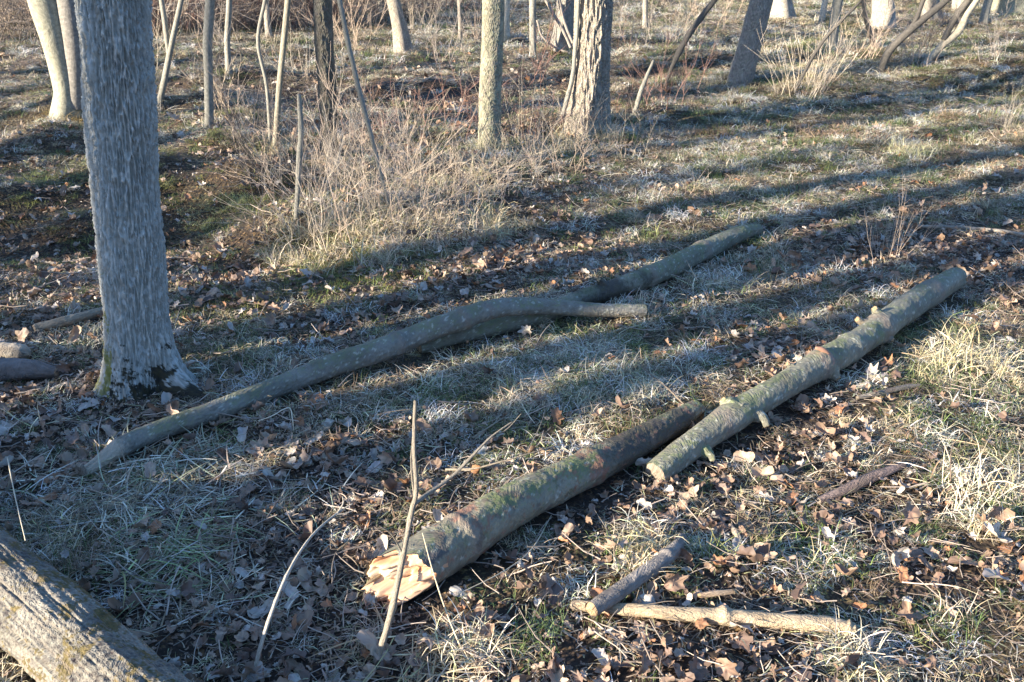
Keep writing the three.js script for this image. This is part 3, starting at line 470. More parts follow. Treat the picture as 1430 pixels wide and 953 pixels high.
// smooth grey-green bark with lenticels, green film and dark scars
function greenBark(base, green, opts = {}) {
  return (a, l, t, n, p, k) => {
    const b = barkTone(p, k), f = N(p.x * 70, p.y * 70, p.z * 70 + k), ff = N(p.x * 190, p.y * 190, p.z * 190 + k), e = N(a * 1.2 + k, l * 22, 4), fine = 0.5 * f + 0.45 * ff;
    const kk = 0.72 + 0.45 * b + 0.3 * f + 0.28 * ff;
    let c = [base[0] * kk, base[1] * kk, base[2] * kk];
    const gm = n.y * 0.5 + 0.6 * N(p.x * 6 + k, p.y * 6, p.z * 6) + 0.5 * N(p.x * 24, p.y * 24, p.z * 24 + k) + fine;
    c = mix3(c, [green[0] * kk, green[1] * kk, green[2] * kk], (opts.green ?? 0.6) * sstep(0.1, 0.8, gm));
    if (N(p.x * 60 + 9, p.y * 60, p.z * 60) + fine > 0.52) c = mix3(c, [0.46, 0.46, 0.4], 0.5);
    c = mix3(c, [0.1, 0.085, 0.065], 0.6 * sstep(0.34, 0.6, e + fine));
    for (const [t0, w] of opts.rings ?? []) c = mix3(c, [0.19, 0.14, 0.11], 0.8 * Math.exp(-(((t - t0 + 0.014 * N(a, k, 3) + 0.006 * f) / w) ** 2)) * clamp(0.7 + fine));
    if (opts.wet) { const q = Math.exp(-(((t - opts.wet[0]) / opts.wet[1]) ** 2)) + 0.6 * N(p.x * 9, p.y * 9, p.z * 9 + 3) + 0.5 * fine; c = mix3(c, [0.035 + 0.015 * f, 0.03 + 0.015 * f, 0.022], 0.9 * sstep(0.4, 0.85, q)); }
    if (opts.extra) c = opts.extra(c, a, l, t, n, p, fine * 2);
    return c;
  };
}
// A: the long curved pole
{
  const g = log('fallen_log', [[112, 658, 0.036], [190, 614, 0.042], [300, 574, 0.045], [400, 535, 0.05], [470, 508, 0.07], [531, 489, 0.085], [577, 471, 0.1], [631, 450, 0.13], [691, 431, 0.15], [756, 428, 0.12], [827, 433, 0.07], [900, 434, 0.035]],
    [0.034, 0.041, 0.043, 0.046, 0.05, 0.053, 0.051, 0.053, 0.048, 0.041, 0.038, 0.034].map((r) => r * 0.88), { seed: 2, rings: 420, collars: [[0.5, 0.01, 0.006], [0.66, 0.012, 0.008], [0.7, 0.006, 0.004]], endA: WD.grey, endB: WD.tan,
      disp: (a, l, t, n) => (t < 0.07 ? -0.03 * sstep(0.07, 0, t) * clamp(n.y * 0.7 + 0.5) : 0),
      color: greenBark([0.185, 0.175, 0.145], [0.105, 0.125, 0.045], { green: 0.65, rings: [[0.5, 0.006], [0.66, 0.006], [0.71, 0.004]], extra: (c, a, l, t, n, p, f) => mix3(c, [0.4, 0.32, 0.23], 0.85 * sstep(0.075, 0.055, t + 0.012 * f)) }) });
  tag(g, 'fallen_log', 'long thin curved pole log with a bare whittled end, lying across another log', 'log', 'fallen logs');
}
// B: the log beneath it
{
  const g = log('fallen_log', [[585, 484, 0.03], [650, 466, 0.035], [755, 440, 0.045], [827, 413, 0.052], [880, 396, 0.057], [927, 377, 0.06], [985, 349, 0.062], [1035, 326, 0.06], [1060, 320, 0.05]], [0.036, 0.042, 0.05, 0.056, 0.058, 0.06, 0.061, 0.055, 0.035].map((r) => r * 0.88),
    { seed: 5, collars: [[0.56, 0.012, 0.006], [0.74, 0.012, 0.006]], endA: WD.tan, endB: WD.grey, stubs: [{ t: 0.42, dir: [-0.5, 0.8, 0.25], len: 0.03, r: 0.016, end: WD.cream }, { t: 0.86, dir: [-0.75, 0.6, -0.2], len: 0.03, r: 0.015, end: WD.cream }],
      color: greenBark([0.17, 0.165, 0.12], [0.105, 0.13, 0.045], { green: 0.7, rings: [[0.56, 0.012], [0.74, 0.01]], wet: [0.42, 0.12] }) });
  tag(g, 'fallen_log', 'straight greenish log with a dark wet stretch, half under the curved pole', 'log', 'fallen logs');
}
// C: the broken log with the torn orange end
const tornReach = (x, y) => 0.058 * (1 - x) + 0.03 * Math.max(0, -y) + 0.02 * N(x * 4, y * 4, 2) + 0.01 * N(x * 14, y * 14, 4);
{
  const px = [[583, 788, 0.078], [620, 766, 0.077], [700, 716, 0.073], [800, 664, 0.066], [880, 624, 0.06], [930, 597, 0.055], [972, 574, 0.05]];
  const g = log('broken_log', px, [0.073, 0.071, 0.066, 0.06, 0.054, 0.048, 0.04], { seed: 9, seg: 84, rings: 330, skewA: tornReach, collars: [[0.22, 0.012, 0.006], [0.55, 0.014, 0.005]], endB: WD.tan,
    disp: (a, l, t, n) => (t > 0.9 ? -0.025 * sstep(0.9, 1, t) * clamp(0.5 - n.y + 0.4 * N(a * 2, 3, 1)) : 0),
    color: greenBark([0.21, 0.19, 0.135], [0.09, 0.125, 0.028], { green: 0.75, rings: [[0.22, 0.012]], wet: [0.74, 0.24], extra: (c, a, l, t, n, p, f) => {
      const red = N(p.x * 30 + 4, p.y * 30, p.z * 30) + 0.6 * f + 0.55 * (Math.exp(-(((t - 0.25) / 0.03) ** 2)) + Math.exp(-(((t - 0.53) / 0.035) ** 2))); c = mix3(c, [0.2, 0.09, 0.06], 0.75 * sstep(0.45, 0.7, red));
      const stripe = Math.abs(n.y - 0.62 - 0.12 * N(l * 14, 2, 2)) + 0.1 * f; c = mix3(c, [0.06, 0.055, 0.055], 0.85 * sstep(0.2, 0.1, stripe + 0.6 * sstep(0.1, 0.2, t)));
      if (N(p.x * 26, p.y * 26, p.z * 26 + 1) > 0.42) c = mix3(c, [0.09, 0.07, 0.055], 0.7);
      return c; } }) });
  const ext = tornReach;
  // torn wood: a core that runs on past the bark, split along the grain in steps
  const cv = g.userData.curve, c0 = cv.getPoint(0), ax = cv.getTangent(0).negate(), up = V(0, 1, 0).addScaledVector(ax, -ax.y).normalize(), sd = V().crossVectors(up, ax).normalize();
  const seg = 72, rin = 22, r = 0.073, pos = [], col = [], idx = [], R = rng(8);
  const reach = (x, y) => ext(x, y) - 0.006 + (1 - x * x - y * y) * (0.06 * N(x * 1.2, y * 2.6, 7) + 0.026 * N(x * 2, y * 6, 3) + 0.006 * N(x * 4, y * 18, 9) - 0.02) + (y < -0.45 ? 0.05 : 0) * (0.6 + N(x * 3, 2, 2));
  const put = (x, y, h) => { const p = c0.clone().addScaledVector(sd, x * r).addScaledVector(up, y * r).addScaledVector(ax, h); pos.push(p.x, p.y, p.z);
    const q = N(x * 3 + 2, y * 12, 4), w = N(x * 2, y * 4, 8); let c = mix3([0.5, 0.33, 0.21], [0.45, 0.23, 0.12], sstep(-0.25, 0.35, N(x * 1.6 + 2, y * 4, 4))); c = mix3(c, [0.56, 0.45, 0.31], 0.75 * sstep(-0.05, 0.3, N(x * 1.4, y * 2.4, 8) + 0.25 * N(x * 3, y * 22, 5))); col.push(...c); };
  for (let i = 0; i <= 8; i++) for (let j = 0; j <= seg; j++) { const a = j / seg * TAU, x = Math.cos(a), y = Math.sin(a), e = reach(x, y); put(x * 0.97, y * 0.97, lerp(-0.05, e, i / 8)); }
  for (let i = 1; i <= rin; i++) for (let j = 0; j <= seg; j++) { const a = j / seg * TAU, q = 1 - i / rin, x = Math.cos(a) * q, y = Math.sin(a) * q; put(x * 0.97, y * 0.97, reach(x, y)); }
  const W = seg + 1, rows = 9 + rin; for (let i = 0; i < rows - 1; i++) for (let j = 0; j < seg; j++) { const q = i * W + j; idx.push(q, q + 1, q + W, q + 1, q + W + 1, q + W); }
  let tg = new THREE.BufferGeometry(); tg.setAttribute('position', new THREE.Float32BufferAttribute(pos, 3)); tg.setAttribute('color', new THREE.Float32BufferAttribute(col, 3)); tg.setIndex(idx); tg.computeVertexNormals();
  part('torn_wood', tg, new THREE.MeshStandardMaterial({ vertexColors: true, roughness: 0.8 }), g).userData.label = 'torn pale orange wood at the broken end';
  for (let k = 0; k < 3; k++) { // long splinters
    const a = -2.0 - k * 0.4, x = Math.cos(a) * 0.8, y = Math.sin(a) * 0.8, p = c0.clone().addScaledVector(sd, x * r).addScaledVector(up, y * r);
    part('splinter', sweep([p.clone().addScaledVector(ax, 0.02), p.clone().addScaledVector(ax, 0.1 + 0.02 * R()), p.clone().addScaledVector(ax, 0.13 + 0.03 * R()).add(V(0, -0.01 * R(), 0))], [0.009, 0.006, 0.001], { seg: 5, rings: 6 }), k % 2 ? WD.orange : WD.cream, g);
  }
  tag(g, 'broken_log', 'thick mossy log with a torn orange broken end', 'log', 'fallen logs');
}
// D: the stubbed log
{
  const g = log('fallen_log', [[914, 664, 0.02], [960, 627, 0.045], [1040, 572, 0.062], [1110, 530, 0.07], [1150, 507, 0.074], [1200, 478, 0.08], [1240, 450, 0.083], [1290, 415, 0.083], [1335, 388, 0.08]], [0.044, 0.048, 0.051, 0.054, 0.056, 0.058, 0.06, 0.061, 0.055],
    { seed: 14, rings: 340, collars: [[0.22, 0.025, 0.006], [0.48, 0.02, 0.006], [0.59, 0.015, 0.005], [0.71, 0.022, 0.009], [0.9, 0.022, 0.007]], endA: WD.grey, endB: WD.grey,
      stubs: [
        { t: 0.235, dir: [-0.75, 0.62, -0.3], len: 0.012, r: 0.022, end: WD.cream }, { t: 0.25, dir: [0.75, -0.15, 0.62], len: 0.03, r: 0.018, bend: [0, -0.02, 0], end: WD.tan }, { t: 0.14, dir: [0.7, -0.2, 0.66], len: 0.018, r: 0.014, bend: [0, -0.015, 0], end: WD.tan },
        { t: 0.4, dir: [-0.75, 0.66, 0], len: 0.016, r: 0.011, end: WD.cream }, { t: 0.5, dir: [0.62, -0.6, 0.5], len: 0.02, r: 0.02, end: WD.tan }, { t: 0.595, dir: [0.5, 0.25, 0.85], len: -0.004, r: 0.013, end: WD.cream },
        { t: 0.7, dir: [-0.85, 0.5, 0.15], len: 0.055, r: 0.017, end: WD.tan }, { t: 0.735, dir: [-0.6, 0.8, 0.1], len: 0.04, r: 0.018, end: WD.cream }, { t: 0.7, dir: [0.75, -0.35, 0.6], len: 0.015, r: 0.014, end: WD.tan }, { t: 0.88, dir: [-0.35, 0.85, 0.4], len: 0.004, r: 0.015, end: WD.cream },
      ],
      color: greenBark([0.185, 0.18, 0.135], [0.115, 0.14, 0.05], { green: 0.75, rings: [[0.2, 0.01], [0.47, 0.012], [0.7, 0.014], [0.9, 0.01]], extra: (c, a, l, t, n, p, f) => (Math.abs(t - 0.49) < 0.006 + 0.003 * f && n.y > 0.3 && n.z > 0 ? mix3(c, [0.3, 0.17, 0.12], 0.8) : c) }) });
  // a peeling flake of reddish bark on its back
  const cv = g.userData.curve, c = cv.getPoint(0.485), t = cv.getTangent(0.485), T = []; for (let i = 0; i < 4; i++) T.push(c.clone().add(V(-0.02 + i * 0.012, 0.078 - 0.012 * i * i * 0.6, 0.012 * i)).addScaledVector(t, -0.015 + 0.02 * i));
  part('bark_flake', sweep(T, [0.006, 0.011, 0.01, 0.004], { seg: 8, rings: 10, capA: true, capB: true }), matTwig(0.27, 0.15, 0.1), g);
  tag(g, 'fallen_log', 'grey-green log studded with sawn branch stubs, touching the broken log', 'log', 'fallen logs');
}
// E: the weathered rotten log
{
  const g = log('rotten_log', [[-165, 668, 0.085], [-50, 769, 0.09], [60, 865, 0.09], [170, 963, 0.09], [265, 1050, 0.085]], [0.095, 0.098, 0.1, 0.096, 0.088], { seed: 21, seg: 180, rings: 520, mat: matLogDry, endA: WD.grey, endB: WD.grey,
    disp: (a, l, t, n, c, r) => { let h = 0; for (const [a0, dp, w] of [[0.4, 0.01, 0.016], [1.15, 0.012, 0.018], [-0.5, 0.012, 0.016], [1.9, 0.01, 0.02], [-1.3, 0.012, 0.02], [2.6, 0.012, 0.02], [0.8, 0.006, 0.012], [1.5, 0.007, 0.012], [-0.05, 0.008, 0.012], [-0.85, 0.006, 0.012], [0.2, 0.006, 0.01]]) { const q = ((a - a0 - 0.1 * N(l * 2.5, a0 * 5, 1) - 0.03 * N(l * 14, a0, 6) + Math.PI * 3) % TAU) - Math.PI; h -= dp * clamp(0.5 + 1.6 * N(l * 2.2, a0 * 9, 4)) * Math.exp(-((q / w) ** 2)); } return 0.75 * h + 0.005 * N(a * 2.5, l * 5, 2) + 0.0028 * N(a * 20, l * 5, 5) + 0.003 * N(a * 55, l * 4, 9) + 0.0018 * N(n.x * 14, l * 40, n.y * 14) + 0.0015 * N(n.x * 30, l * 110, n.y * 30); },
    color: (a, l, t, n, p, k) => { const q = fbm(p.x * 6, p.y * 6, p.z * 6), f = N(a * 24, l * 9, 3), w = N(p.x * 60, p.y * 60, p.z * 60); const w2 = N(p.x * 170, p.y * 170, p.z * 170); let c = [0.175 + 0.1 * q + 0.08 * f + 0.1 * w + 0.1 * w2, 0.162 + 0.09 * q + 0.075 * f + 0.1 * w + 0.1 * w2, 0.133 + 0.07 * q + 0.06 * f + 0.08 * w + 0.08 * w2];
      const m = 0.8 * N(p.x * 8 + 2, p.y * 8, p.z * 8) + 0.5 * N(p.x * 24, p.y * 24, p.z * 24) + 0.5 * w + 0.4 * N(p.x * 150, p.y * 150, p.z * 150) + 0.3 * n.x; c = mix3(c, mix3([0.05, 0.042, 0.012], [0.12, 0.09, 0.03], 0.5 + w), sstep(0.06, 0.26, m)); const g2 = N(a * 50, l * 3, 8) + 0.3 * w2; c = mix3(c, [0.16, 0.13, 0.1], 0.6 * sstep(0.2, 0.5, g2 + 0.4 * w)); return c; } });
  tag(g, 'rotten_log', 'weathered cracked grey log with brown moss patches', 'log', 'fallen logs');
}
// sticks
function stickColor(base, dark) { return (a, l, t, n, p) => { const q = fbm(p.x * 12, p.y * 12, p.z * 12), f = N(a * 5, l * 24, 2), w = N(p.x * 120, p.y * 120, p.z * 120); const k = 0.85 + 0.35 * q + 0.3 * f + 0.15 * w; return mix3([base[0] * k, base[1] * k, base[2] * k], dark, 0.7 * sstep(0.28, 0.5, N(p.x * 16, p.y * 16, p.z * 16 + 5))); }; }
function stick(name, pts, radii, color, label, ends, o = {}) {
  const path = pts.map(([x, y, h]) => P(x, y, h)), foot = onGround(path[0].x, path[0].z), g = new THREE.Group(); g.position.copy(foot); const k = Math.round(pts[0][0]);
  const geo = sweep(path.map((p) => p.clone().sub(foot)), radii, { seg: o.seg ?? 28, rings: o.rings ?? 130, uvS: 4, disp: (a, l, t, n, c, r) => r * (0.16 * N(n.x * 1.3 + k, l * 9, n.y * 1.3) + 0.08 * N(n.x * 4, l * 40, n.y * 4)) + (o.knots ?? []).reduce((s, [t0, w, amp]) => s + amp * Math.exp(-(((t - t0) / w) ** 2)) * clamp(0.6 + n.y), 0), color });
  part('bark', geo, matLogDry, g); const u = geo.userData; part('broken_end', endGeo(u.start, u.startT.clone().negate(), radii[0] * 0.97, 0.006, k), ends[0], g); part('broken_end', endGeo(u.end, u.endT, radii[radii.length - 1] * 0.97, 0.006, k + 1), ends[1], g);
  path.forEach((p, i) => bodies.push([p.x, -p.z, radii[Math.min(i, radii.length - 1)] * 0.8]));
  return tag(g, name, label, 'branch', 'dead branches on the ground');
}
stick('fallen_branch', [[800, 846, 0.012], [870, 851, 0.018], [940, 857, 0.024], [1000, 861, 0.026], [1100, 868, 0.026], [1160, 874, 0.026], [1193, 881, 0.024]], [0.014, 0.016, 0.018, 0.02, 0.02, 0.021, 0.018], stickColor([0.4, 0.31, 0.2], [0.16, 0.12, 0.09]), 'tan barkless branch lying under the crossing dark branch', [WD.grey, WD.tan], { knots: [[0.52, 0.012, 0.01], [0.96, 0.012, 0.006]] });
stick('fallen_branch', [[826, 852, 0.055], [858, 830, 0.05], [890, 808, 0.045], [920, 788, 0.04], [940, 770, 0.036], [953, 751, 0.03]], [0.021, 0.023, 0.022, 0.021, 0.02, 0.015], stickColor([0.23, 0.205, 0.18], [0.1, 0.085, 0.075]), 'dark grey bent branch propped across the tan branch', [WD.tan, WD.grey], { knots: [[0.7, 0.03, 0.006]] });
stick('fallen_branch', [[1143, 700, 0.02], [1190, 680, 0.022], [1225, 664, 0.022], [1262, 650, 0.018]], [0.012, 0.018, 0.018, 0.012], stickColor([0.26, 0.19, 0.16], [0.13, 0.1, 0.08]), 'short brown branch half buried in leaves beside the stubbed log', [WD.grey, WD.grey]);
stick('fallen_branch', [[1198, 556, 0.012], [1230, 549, 0.014], [1262, 542, 0.014], [1285, 538, 0.012]], [0.008, 0.011, 0.011, 0.006], stickColor([0.27, 0.24, 0.2], [0.13, 0.1, 0.08]), 'thin grey branch lying below the stubbed log', [WD.grey, WD.grey]);
stick('fallen_branch', [[1278, 316, 0.02], [1330, 318, 0.025], [1390, 322, 0.025], [1440, 330, 0.02]], [0.008, 0.011, 0.011, 0.012], stickColor([0.36, 0.32, 0.26], [0.18, 0.14, 0.1]), 'long thin pale branch in leaf litter past the stubbed log', [WD.grey, WD.grey]);
stick('fallen_branch', [[48, 458, 0.03], [90, 449, 0.035], [130, 438, 0.035], [170, 428, 0.03]], [0.018, 0.022, 0.022, 0.018], stickColor([0.33, 0.27, 0.19], [0.15, 0.12, 0.09]), 'tan branch running behind the thick grey trunk', [WD.grey, WD.grey]);
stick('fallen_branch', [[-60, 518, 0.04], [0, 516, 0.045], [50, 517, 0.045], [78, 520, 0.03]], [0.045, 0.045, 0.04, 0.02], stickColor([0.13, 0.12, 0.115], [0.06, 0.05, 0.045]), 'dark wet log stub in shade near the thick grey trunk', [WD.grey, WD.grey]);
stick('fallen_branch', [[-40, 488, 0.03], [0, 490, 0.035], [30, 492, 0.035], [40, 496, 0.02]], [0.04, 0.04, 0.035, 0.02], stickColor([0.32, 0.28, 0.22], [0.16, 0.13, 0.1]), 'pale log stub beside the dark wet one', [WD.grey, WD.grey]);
stick('fallen_branch', [[1020, 735, 0.012], [1030, 748, 0.014], [1038, 765, 0.012]], [0.008, 0.009, 0.006], stickColor([0.5, 0.42, 0.32], [0.3, 0.2, 0.14]), 'short pale curved stick in grass past the dark bent branch', [WD.tan, WD.tan], { rings: 40 });
stick('fallen_branch', [[978, 832, 0.02], [1000, 829, 0.022], [1025, 826, 0.02]], [0.007, 0.008, 0.007], stickColor([0.47, 0.35, 0.24], [0.3, 0.2, 0.14]), 'short broken stick lying above the tan branch', [WD.tan, WD.tan], { rings: 40 });

// ------------------------------------------------------------------ standing and lying twigs near the logs
function twig(name, paths, mat, label, group) {       // paths: list of [points, r0, r1]; the first is the stem, the rest side shoots
  const o = paths[0][0][0], g = new THREE.Group(); g.position.copy(o);
  paths.forEach(([pts, r0, r1], i) => { const c = new THREE.CatmullRomCurve3(pts.map((p) => p.clone().sub(o)), false, 'centripetal'); part(i ? 'shoot' : 'stem', sweep(c.getPoints(10), [r0, lerp(r0, r1, 0.5), r1], { seg: 8, rings: 36, uvS: 5, capB: true, disp: (a, l, t, n, cc, r) => r * (0.2 * N(l * 30, a, i) + (Math.abs(l * 14 % 1 - 0.5) < 0.06 ? 0.25 : 0)) }), mat, g); });
  return tag(g, name, label, 'twig', group);
}
{
  const b = P(525, 925), d = -b.z; const A = (x, y, dd = 0) => atD(x, y, d + dd);
  twig('standing_twig', [[[b, A(545, 862), A(563, 775), A(577, 705), A(581, 690), A(578, 620), A(580, 560)], 0.0085, 0.004],
    [[A(577, 705), A(600, 688, 0.05), A(632, 665, 0.1), A(668, 628, 0.14), A(690, 607, 0.17), A(715, 590, 0.2)], 0.0055, 0.0016],
    [[A(579, 700), A(574, 650, 0.02), A(577, 600, 0.03)], 0.0024, 0.0012], [[A(690, 607, 0.17), A(705, 602, 0.19), A(728, 578, 0.22)], 0.0018, 0.0009],
    [[A(563, 775), A(545, 745, -0.02), A(530, 735, -0.03)], 0.002, 0.001]], matSmooth(0.36, 0.32, 0.27), 'upright forked grey shoot standing in front of the torn log end', 'bare shoots and twigs');
}
{
  const a = (x, y, h) => P(x, y, h);
  twig('arched_twig', [[[a(355, 936, 0.01), a(366, 895, 0.09), a(382, 848, 0.15), a(400, 805, 0.18), a(425, 762, 0.19), a(452, 732, 0.18), a(478, 712, 0.17)], 0.0052, 0.003], [[a(470, 718, 0.173), a(479, 703, 0.19), a(478, 694, 0.2)], 0.0026, 0.0012], [[a(476, 713, 0.17), a(492, 704, 0.175)], 0.0026, 0.0016], [[a(468, 719, 0.174), a(484, 717, 0.17), a(497, 711, 0.17)], 0.002, 0.001]], matSmooth(0.68, 0.62, 0.54), 'pale bare twig arching up from shaded leaves with a forked tip', 'bare shoots and twigs');
  twig('lying_twig', [[[a(622, 656, 0.03), a(660, 655, 0.04), a(700, 645, 0.05), a(745, 632, 0.05), a(792, 618, 0.05)], 0.004, 0.0015], [[a(640, 656, 0.04), a(625, 650, 0.06)], 0.002, 0.001], [[a(735, 632, 0.05), a(752, 600, 0.06), a(766, 560, 0.07)], 0.002, 0.001]], matSmooth(0.45, 0.38, 0.3), 'pale slender twig lying behind the broken log', 'bare shoots and twigs');
  twig('lying_twig', [[[a(660, 612, 0.02), a(690, 592, 0.05), a(712, 578, 0.05)], 0.0035, 0.002], [[a(690, 592, 0.05), a(705, 570, 0.08)], 0.002, 0.001]], matSmooth(0.42, 0.38, 0.3), 'short grey twig between curved pole and broken log', 'bare shoots and twigs');
  twig('lying_twig', [[[a(955, 565, 0.02), a(935, 545, 0.04), a(905, 520, 0.05), a(890, 505, 0.05)], 0.003, 0.0015]], matSmooth(0.3, 0.24, 0.19), 'brown twig poking from grass past the broken log tip', 'bare shoots and twigs');
  twig('lying_twig', [[[a(1330, 650, 0.0), a(1328, 670, 0.06), a(1330, 625, 0.12), a(1345, 600, 0.15)], 0.003, 0.001]], matSmooth(0.3, 0.22, 0.17), 'reddish twig standing in open lit grass', 'bare shoots and twigs');
  twig('grass_stalk', [[[a(648, 915, 0), a(625, 860, 0.08), a(605, 800, 0.16), a(590, 745, 0.22)], 0.0022, 0.0012]], matTwig(0.52, 0.43, 0.28), 'dry straw stalk leaning over the torn log end', 'bare shoots and twigs');
  twig('grass_stalk', [[[a(8, 690, 0), a(14, 660, 0.1), a(10, 640, 0.15), a(22, 700, 0.2), a(35, 755, 0.2)], 0.0022, 0.0012]], matTwig(0.5, 0.44, 0.32), 'bent pale stalk rising behind the rotten log', 'bare shoots and twigs');
  twig('grass_stalk', [[[a(410, 604, 0), a(408, 585, 0.06), a(404, 570, 0.09), a(378, 582, 0.09), a(360, 588, 0.07)], 0.0022, 0.0014]], matTwig(0.58, 0.53, 0.4), 'folded pale stalk in shade below the curved pole', 'bare shoots and twigs');
  twig('grass_stalk', [[[a(770, 720, 0.0), a(740, 770, 0.05), a(700, 800, 0.09), a(640, 830, 0.1)], 0.0018, 0.001]], matTwig(0.5, 0.43, 0.3), 'long thin stalk lying alongside the broken log', 'bare shoots and twigs');
}

// ------------------------------------------------------------------ grass
function bladeClump(seed, n, rad, l0, l1, lie0, lie1, w, droop) {
  const R = rng(seed), pos = [], col = [], idx = [], S = 4;
  for (let k = 0; k < n; k++) {
    const q = Math.sqrt(R()) * rad, a0 = R() * TAU, az = R() * TAU; let el = lerp(lie0, lie1, R());
    const len = lerp(l0, l1, R() * R() * 0.6 + R() * 0.4), p = V(Math.cos(a0) * q, 0.001 + R() * 0.012, Math.sin(a0) * q), turn = (R() - 0.5) * 1.5, dr = droop * (0.3 + 1.2 * R()), ww = w * (0.6 + 0.8 * R());
    const tone = 0.42 + 0.85 * R(), hue = R(), c = hue < 0.15 ? [tone * 0.62, tone * 0.5, tone * 0.42] : hue < 0.3 ? [tone * 0.8, tone * 0.95, tone * 0.7] : [tone, tone, tone * (0.85 + 0.25 * R())];
    let ang = az; const base = pos.length / 3, tw = (R() - 0.5) * 2;
    for (let s = 0; s <= S; s++) {
      const wd = ww * (s === S ? 0.08 : 1 - 0.72 * (s / S)) * 0.5, roll = tw * s / S;
      const sx = -Math.sin(ang) * Math.cos(roll), sz = Math.cos(ang) * Math.cos(roll), sy = Math.sin(roll);
      pos.push(p.x - sx * wd, p.y - sy * wd, p.z - sz * wd, p.x + sx * wd, p.y + sy * wd, p.z + sz * wd); col.push(...c, ...c);
      if (s < S) idx.push(base + 2 * s, base + 2 * s + 1, base + 2 * s + 2, base + 2 * s + 1, base + 2 * s + 3, base + 2 * s + 2);
      p.x += Math.cos(ang) * Math.cos(el) * len / S; p.z += Math.sin(ang) * Math.cos(el) * len / S; p.y = Math.max(0.002 + 0.004 * R(), p.y + Math.sin(el) * len / S);
      el -= dr; ang += turn / S;
    }
  }
  const g = new THREE.BufferGeometry(); g.setAttribute('position', new THREE.Float32BufferAttribute(pos, 3)); g.setAttribute('color', new THREE.Float32BufferAttribute(col, 3)); g.setIndex(idx); g.computeVertexNormals(); return g;
}
const clumps = [
  ...[1, 2, 3, 4].map((k) => bladeClump(100 + k, 90, 0.075, 0.03, 0.1, 0.0, 0.9, 0.0022, 0.4)),     // matted turf
  ...[1, 2, 3].map((k) => bladeClump(120 + k, 56, 0.055, 0.04, 0.14, 0.3, 1.3, 0.0025, 0.5)),       // tufts
  ...[1, 2].map((k) => bladeClump(140 + k, 16, 0.12, 0.1, 0.26, 0.0, 0.3, 0.0038, 0.12)),            // long loose straws
  ...[1, 2].map((k) => bladeClump(160 + k, 44, 0.06, 0.02, 0.06, 0.5, 1.4, 0.002, 0.25)),            // short living green
  ...[1, 2].map((k) => bladeClump(180 + k, 52, 0.08, 0.06, 0.24, 0.5, 1.45, 0.0034, 0.45)),           // tall dry bunch
  ...[1, 2, 3].map((k) => bladeClump(200 + k, 70, 0.11, 0.015, 0.07, -0.05, 0.22, 0.0028, 0.12)),     // flat thatch
];
const clumpKinds = { mat: [0, 1, 2, 3], tuft: [4, 5, 6], straw: [7, 8], green: [9, 10], tall: [11, 12], thatch: [13, 14, 15] };
const placed = clumps.map(() => []);
const RG = rng(77);
const blocked = (x, d, k = 0.92) => bodies.some(([a, b, r]) => (x - a) ** 2 + (d - b) ** 2 < (r * k) ** 2);
const trunkAt = P(197, 538);
function put(kind, x, d, sc, col) {
  const list = clumpKinds[kind], i = list[Math.floor(RG() * list.length)];
  const q = new THREE.Quaternion().setFromEuler(new THREE.Euler((RG() - 0.5) * 0.4, RG() * TAU, (RG() - 0.5) * 0.4));
  placed[i].push([new THREE.Matrix4().compose(V(x, H(x, d) - 0.004, -d), q, V(sc, sc * (0.75 + 0.5 * RG()), sc)), col]);
}
const tone = (r, g, b, v = 0.25) => { const k = 1 + (RG() - 0.5) * 2 * v; return C(r * k, g * k, b * k * (1 + (RG() - 0.5) * 0.2)); };
const hollow = (x, d) => Math.max(Math.exp(-((x + 2.2) ** 2 + (d - 5.6) ** 2) / 0.9), Math.exp(-((x + 3.3) ** 2 + (d - 5.2) ** 2) / 1.2), Math.exp(-((x + 2.9) ** 2 + (d - 6.6) ** 2) / 0.6), Math.exp(-((x + 1.1) ** 2 + (d - 4.5) ** 2) / 0.35)); // damp mossy ground
function grassColor(x, d) {
  if (RG() < 1.1 * hollow(x, d)) return RG() < 0.55 ? tone(0.22, 0.23, 0.06) : RG() < 0.5 ? tone(0.13, 0.16, 0.05) : tone(0.38, 0.35, 0.16);
  const n = N(x * 0.9, d * 0.9, 60) + 0.5 * N(x * 3.1, d * 3.1, 63), r = RG();
  if (n > 0.35 && r < 0.45) return tone(0.22, 0.24, 0.09);                      // greenish patches
  if (n < -0.25 && r < 0.45) return tone(0.36, 0.26, 0.17);                      // brown patches
  const q = RG();                                                                // otherwise the same blend all over
  if (q < 0.33) return tone(0.64, 0.62, 0.56);
  if (q < 0.66) return tone(0.56, 0.47, 0.33);
  if (q < 0.84) return tone(0.2, 0.15, 0.1);
  return tone(0.1, 0.135, 0.045);
}
const inView = (x, d, m) => Math.abs(x) < 0.576 * (d * cp + EYE * sp) + m;
const zones = [[1.15, 5, 300, 1.0, 1.1], [5, 8, 190, 1.15, 1.0], [8, 13, 110, 1.45, 1.0], [13, 22, 45, 2.1, 1.5], [22, 40, 18, 3.0, 2]];
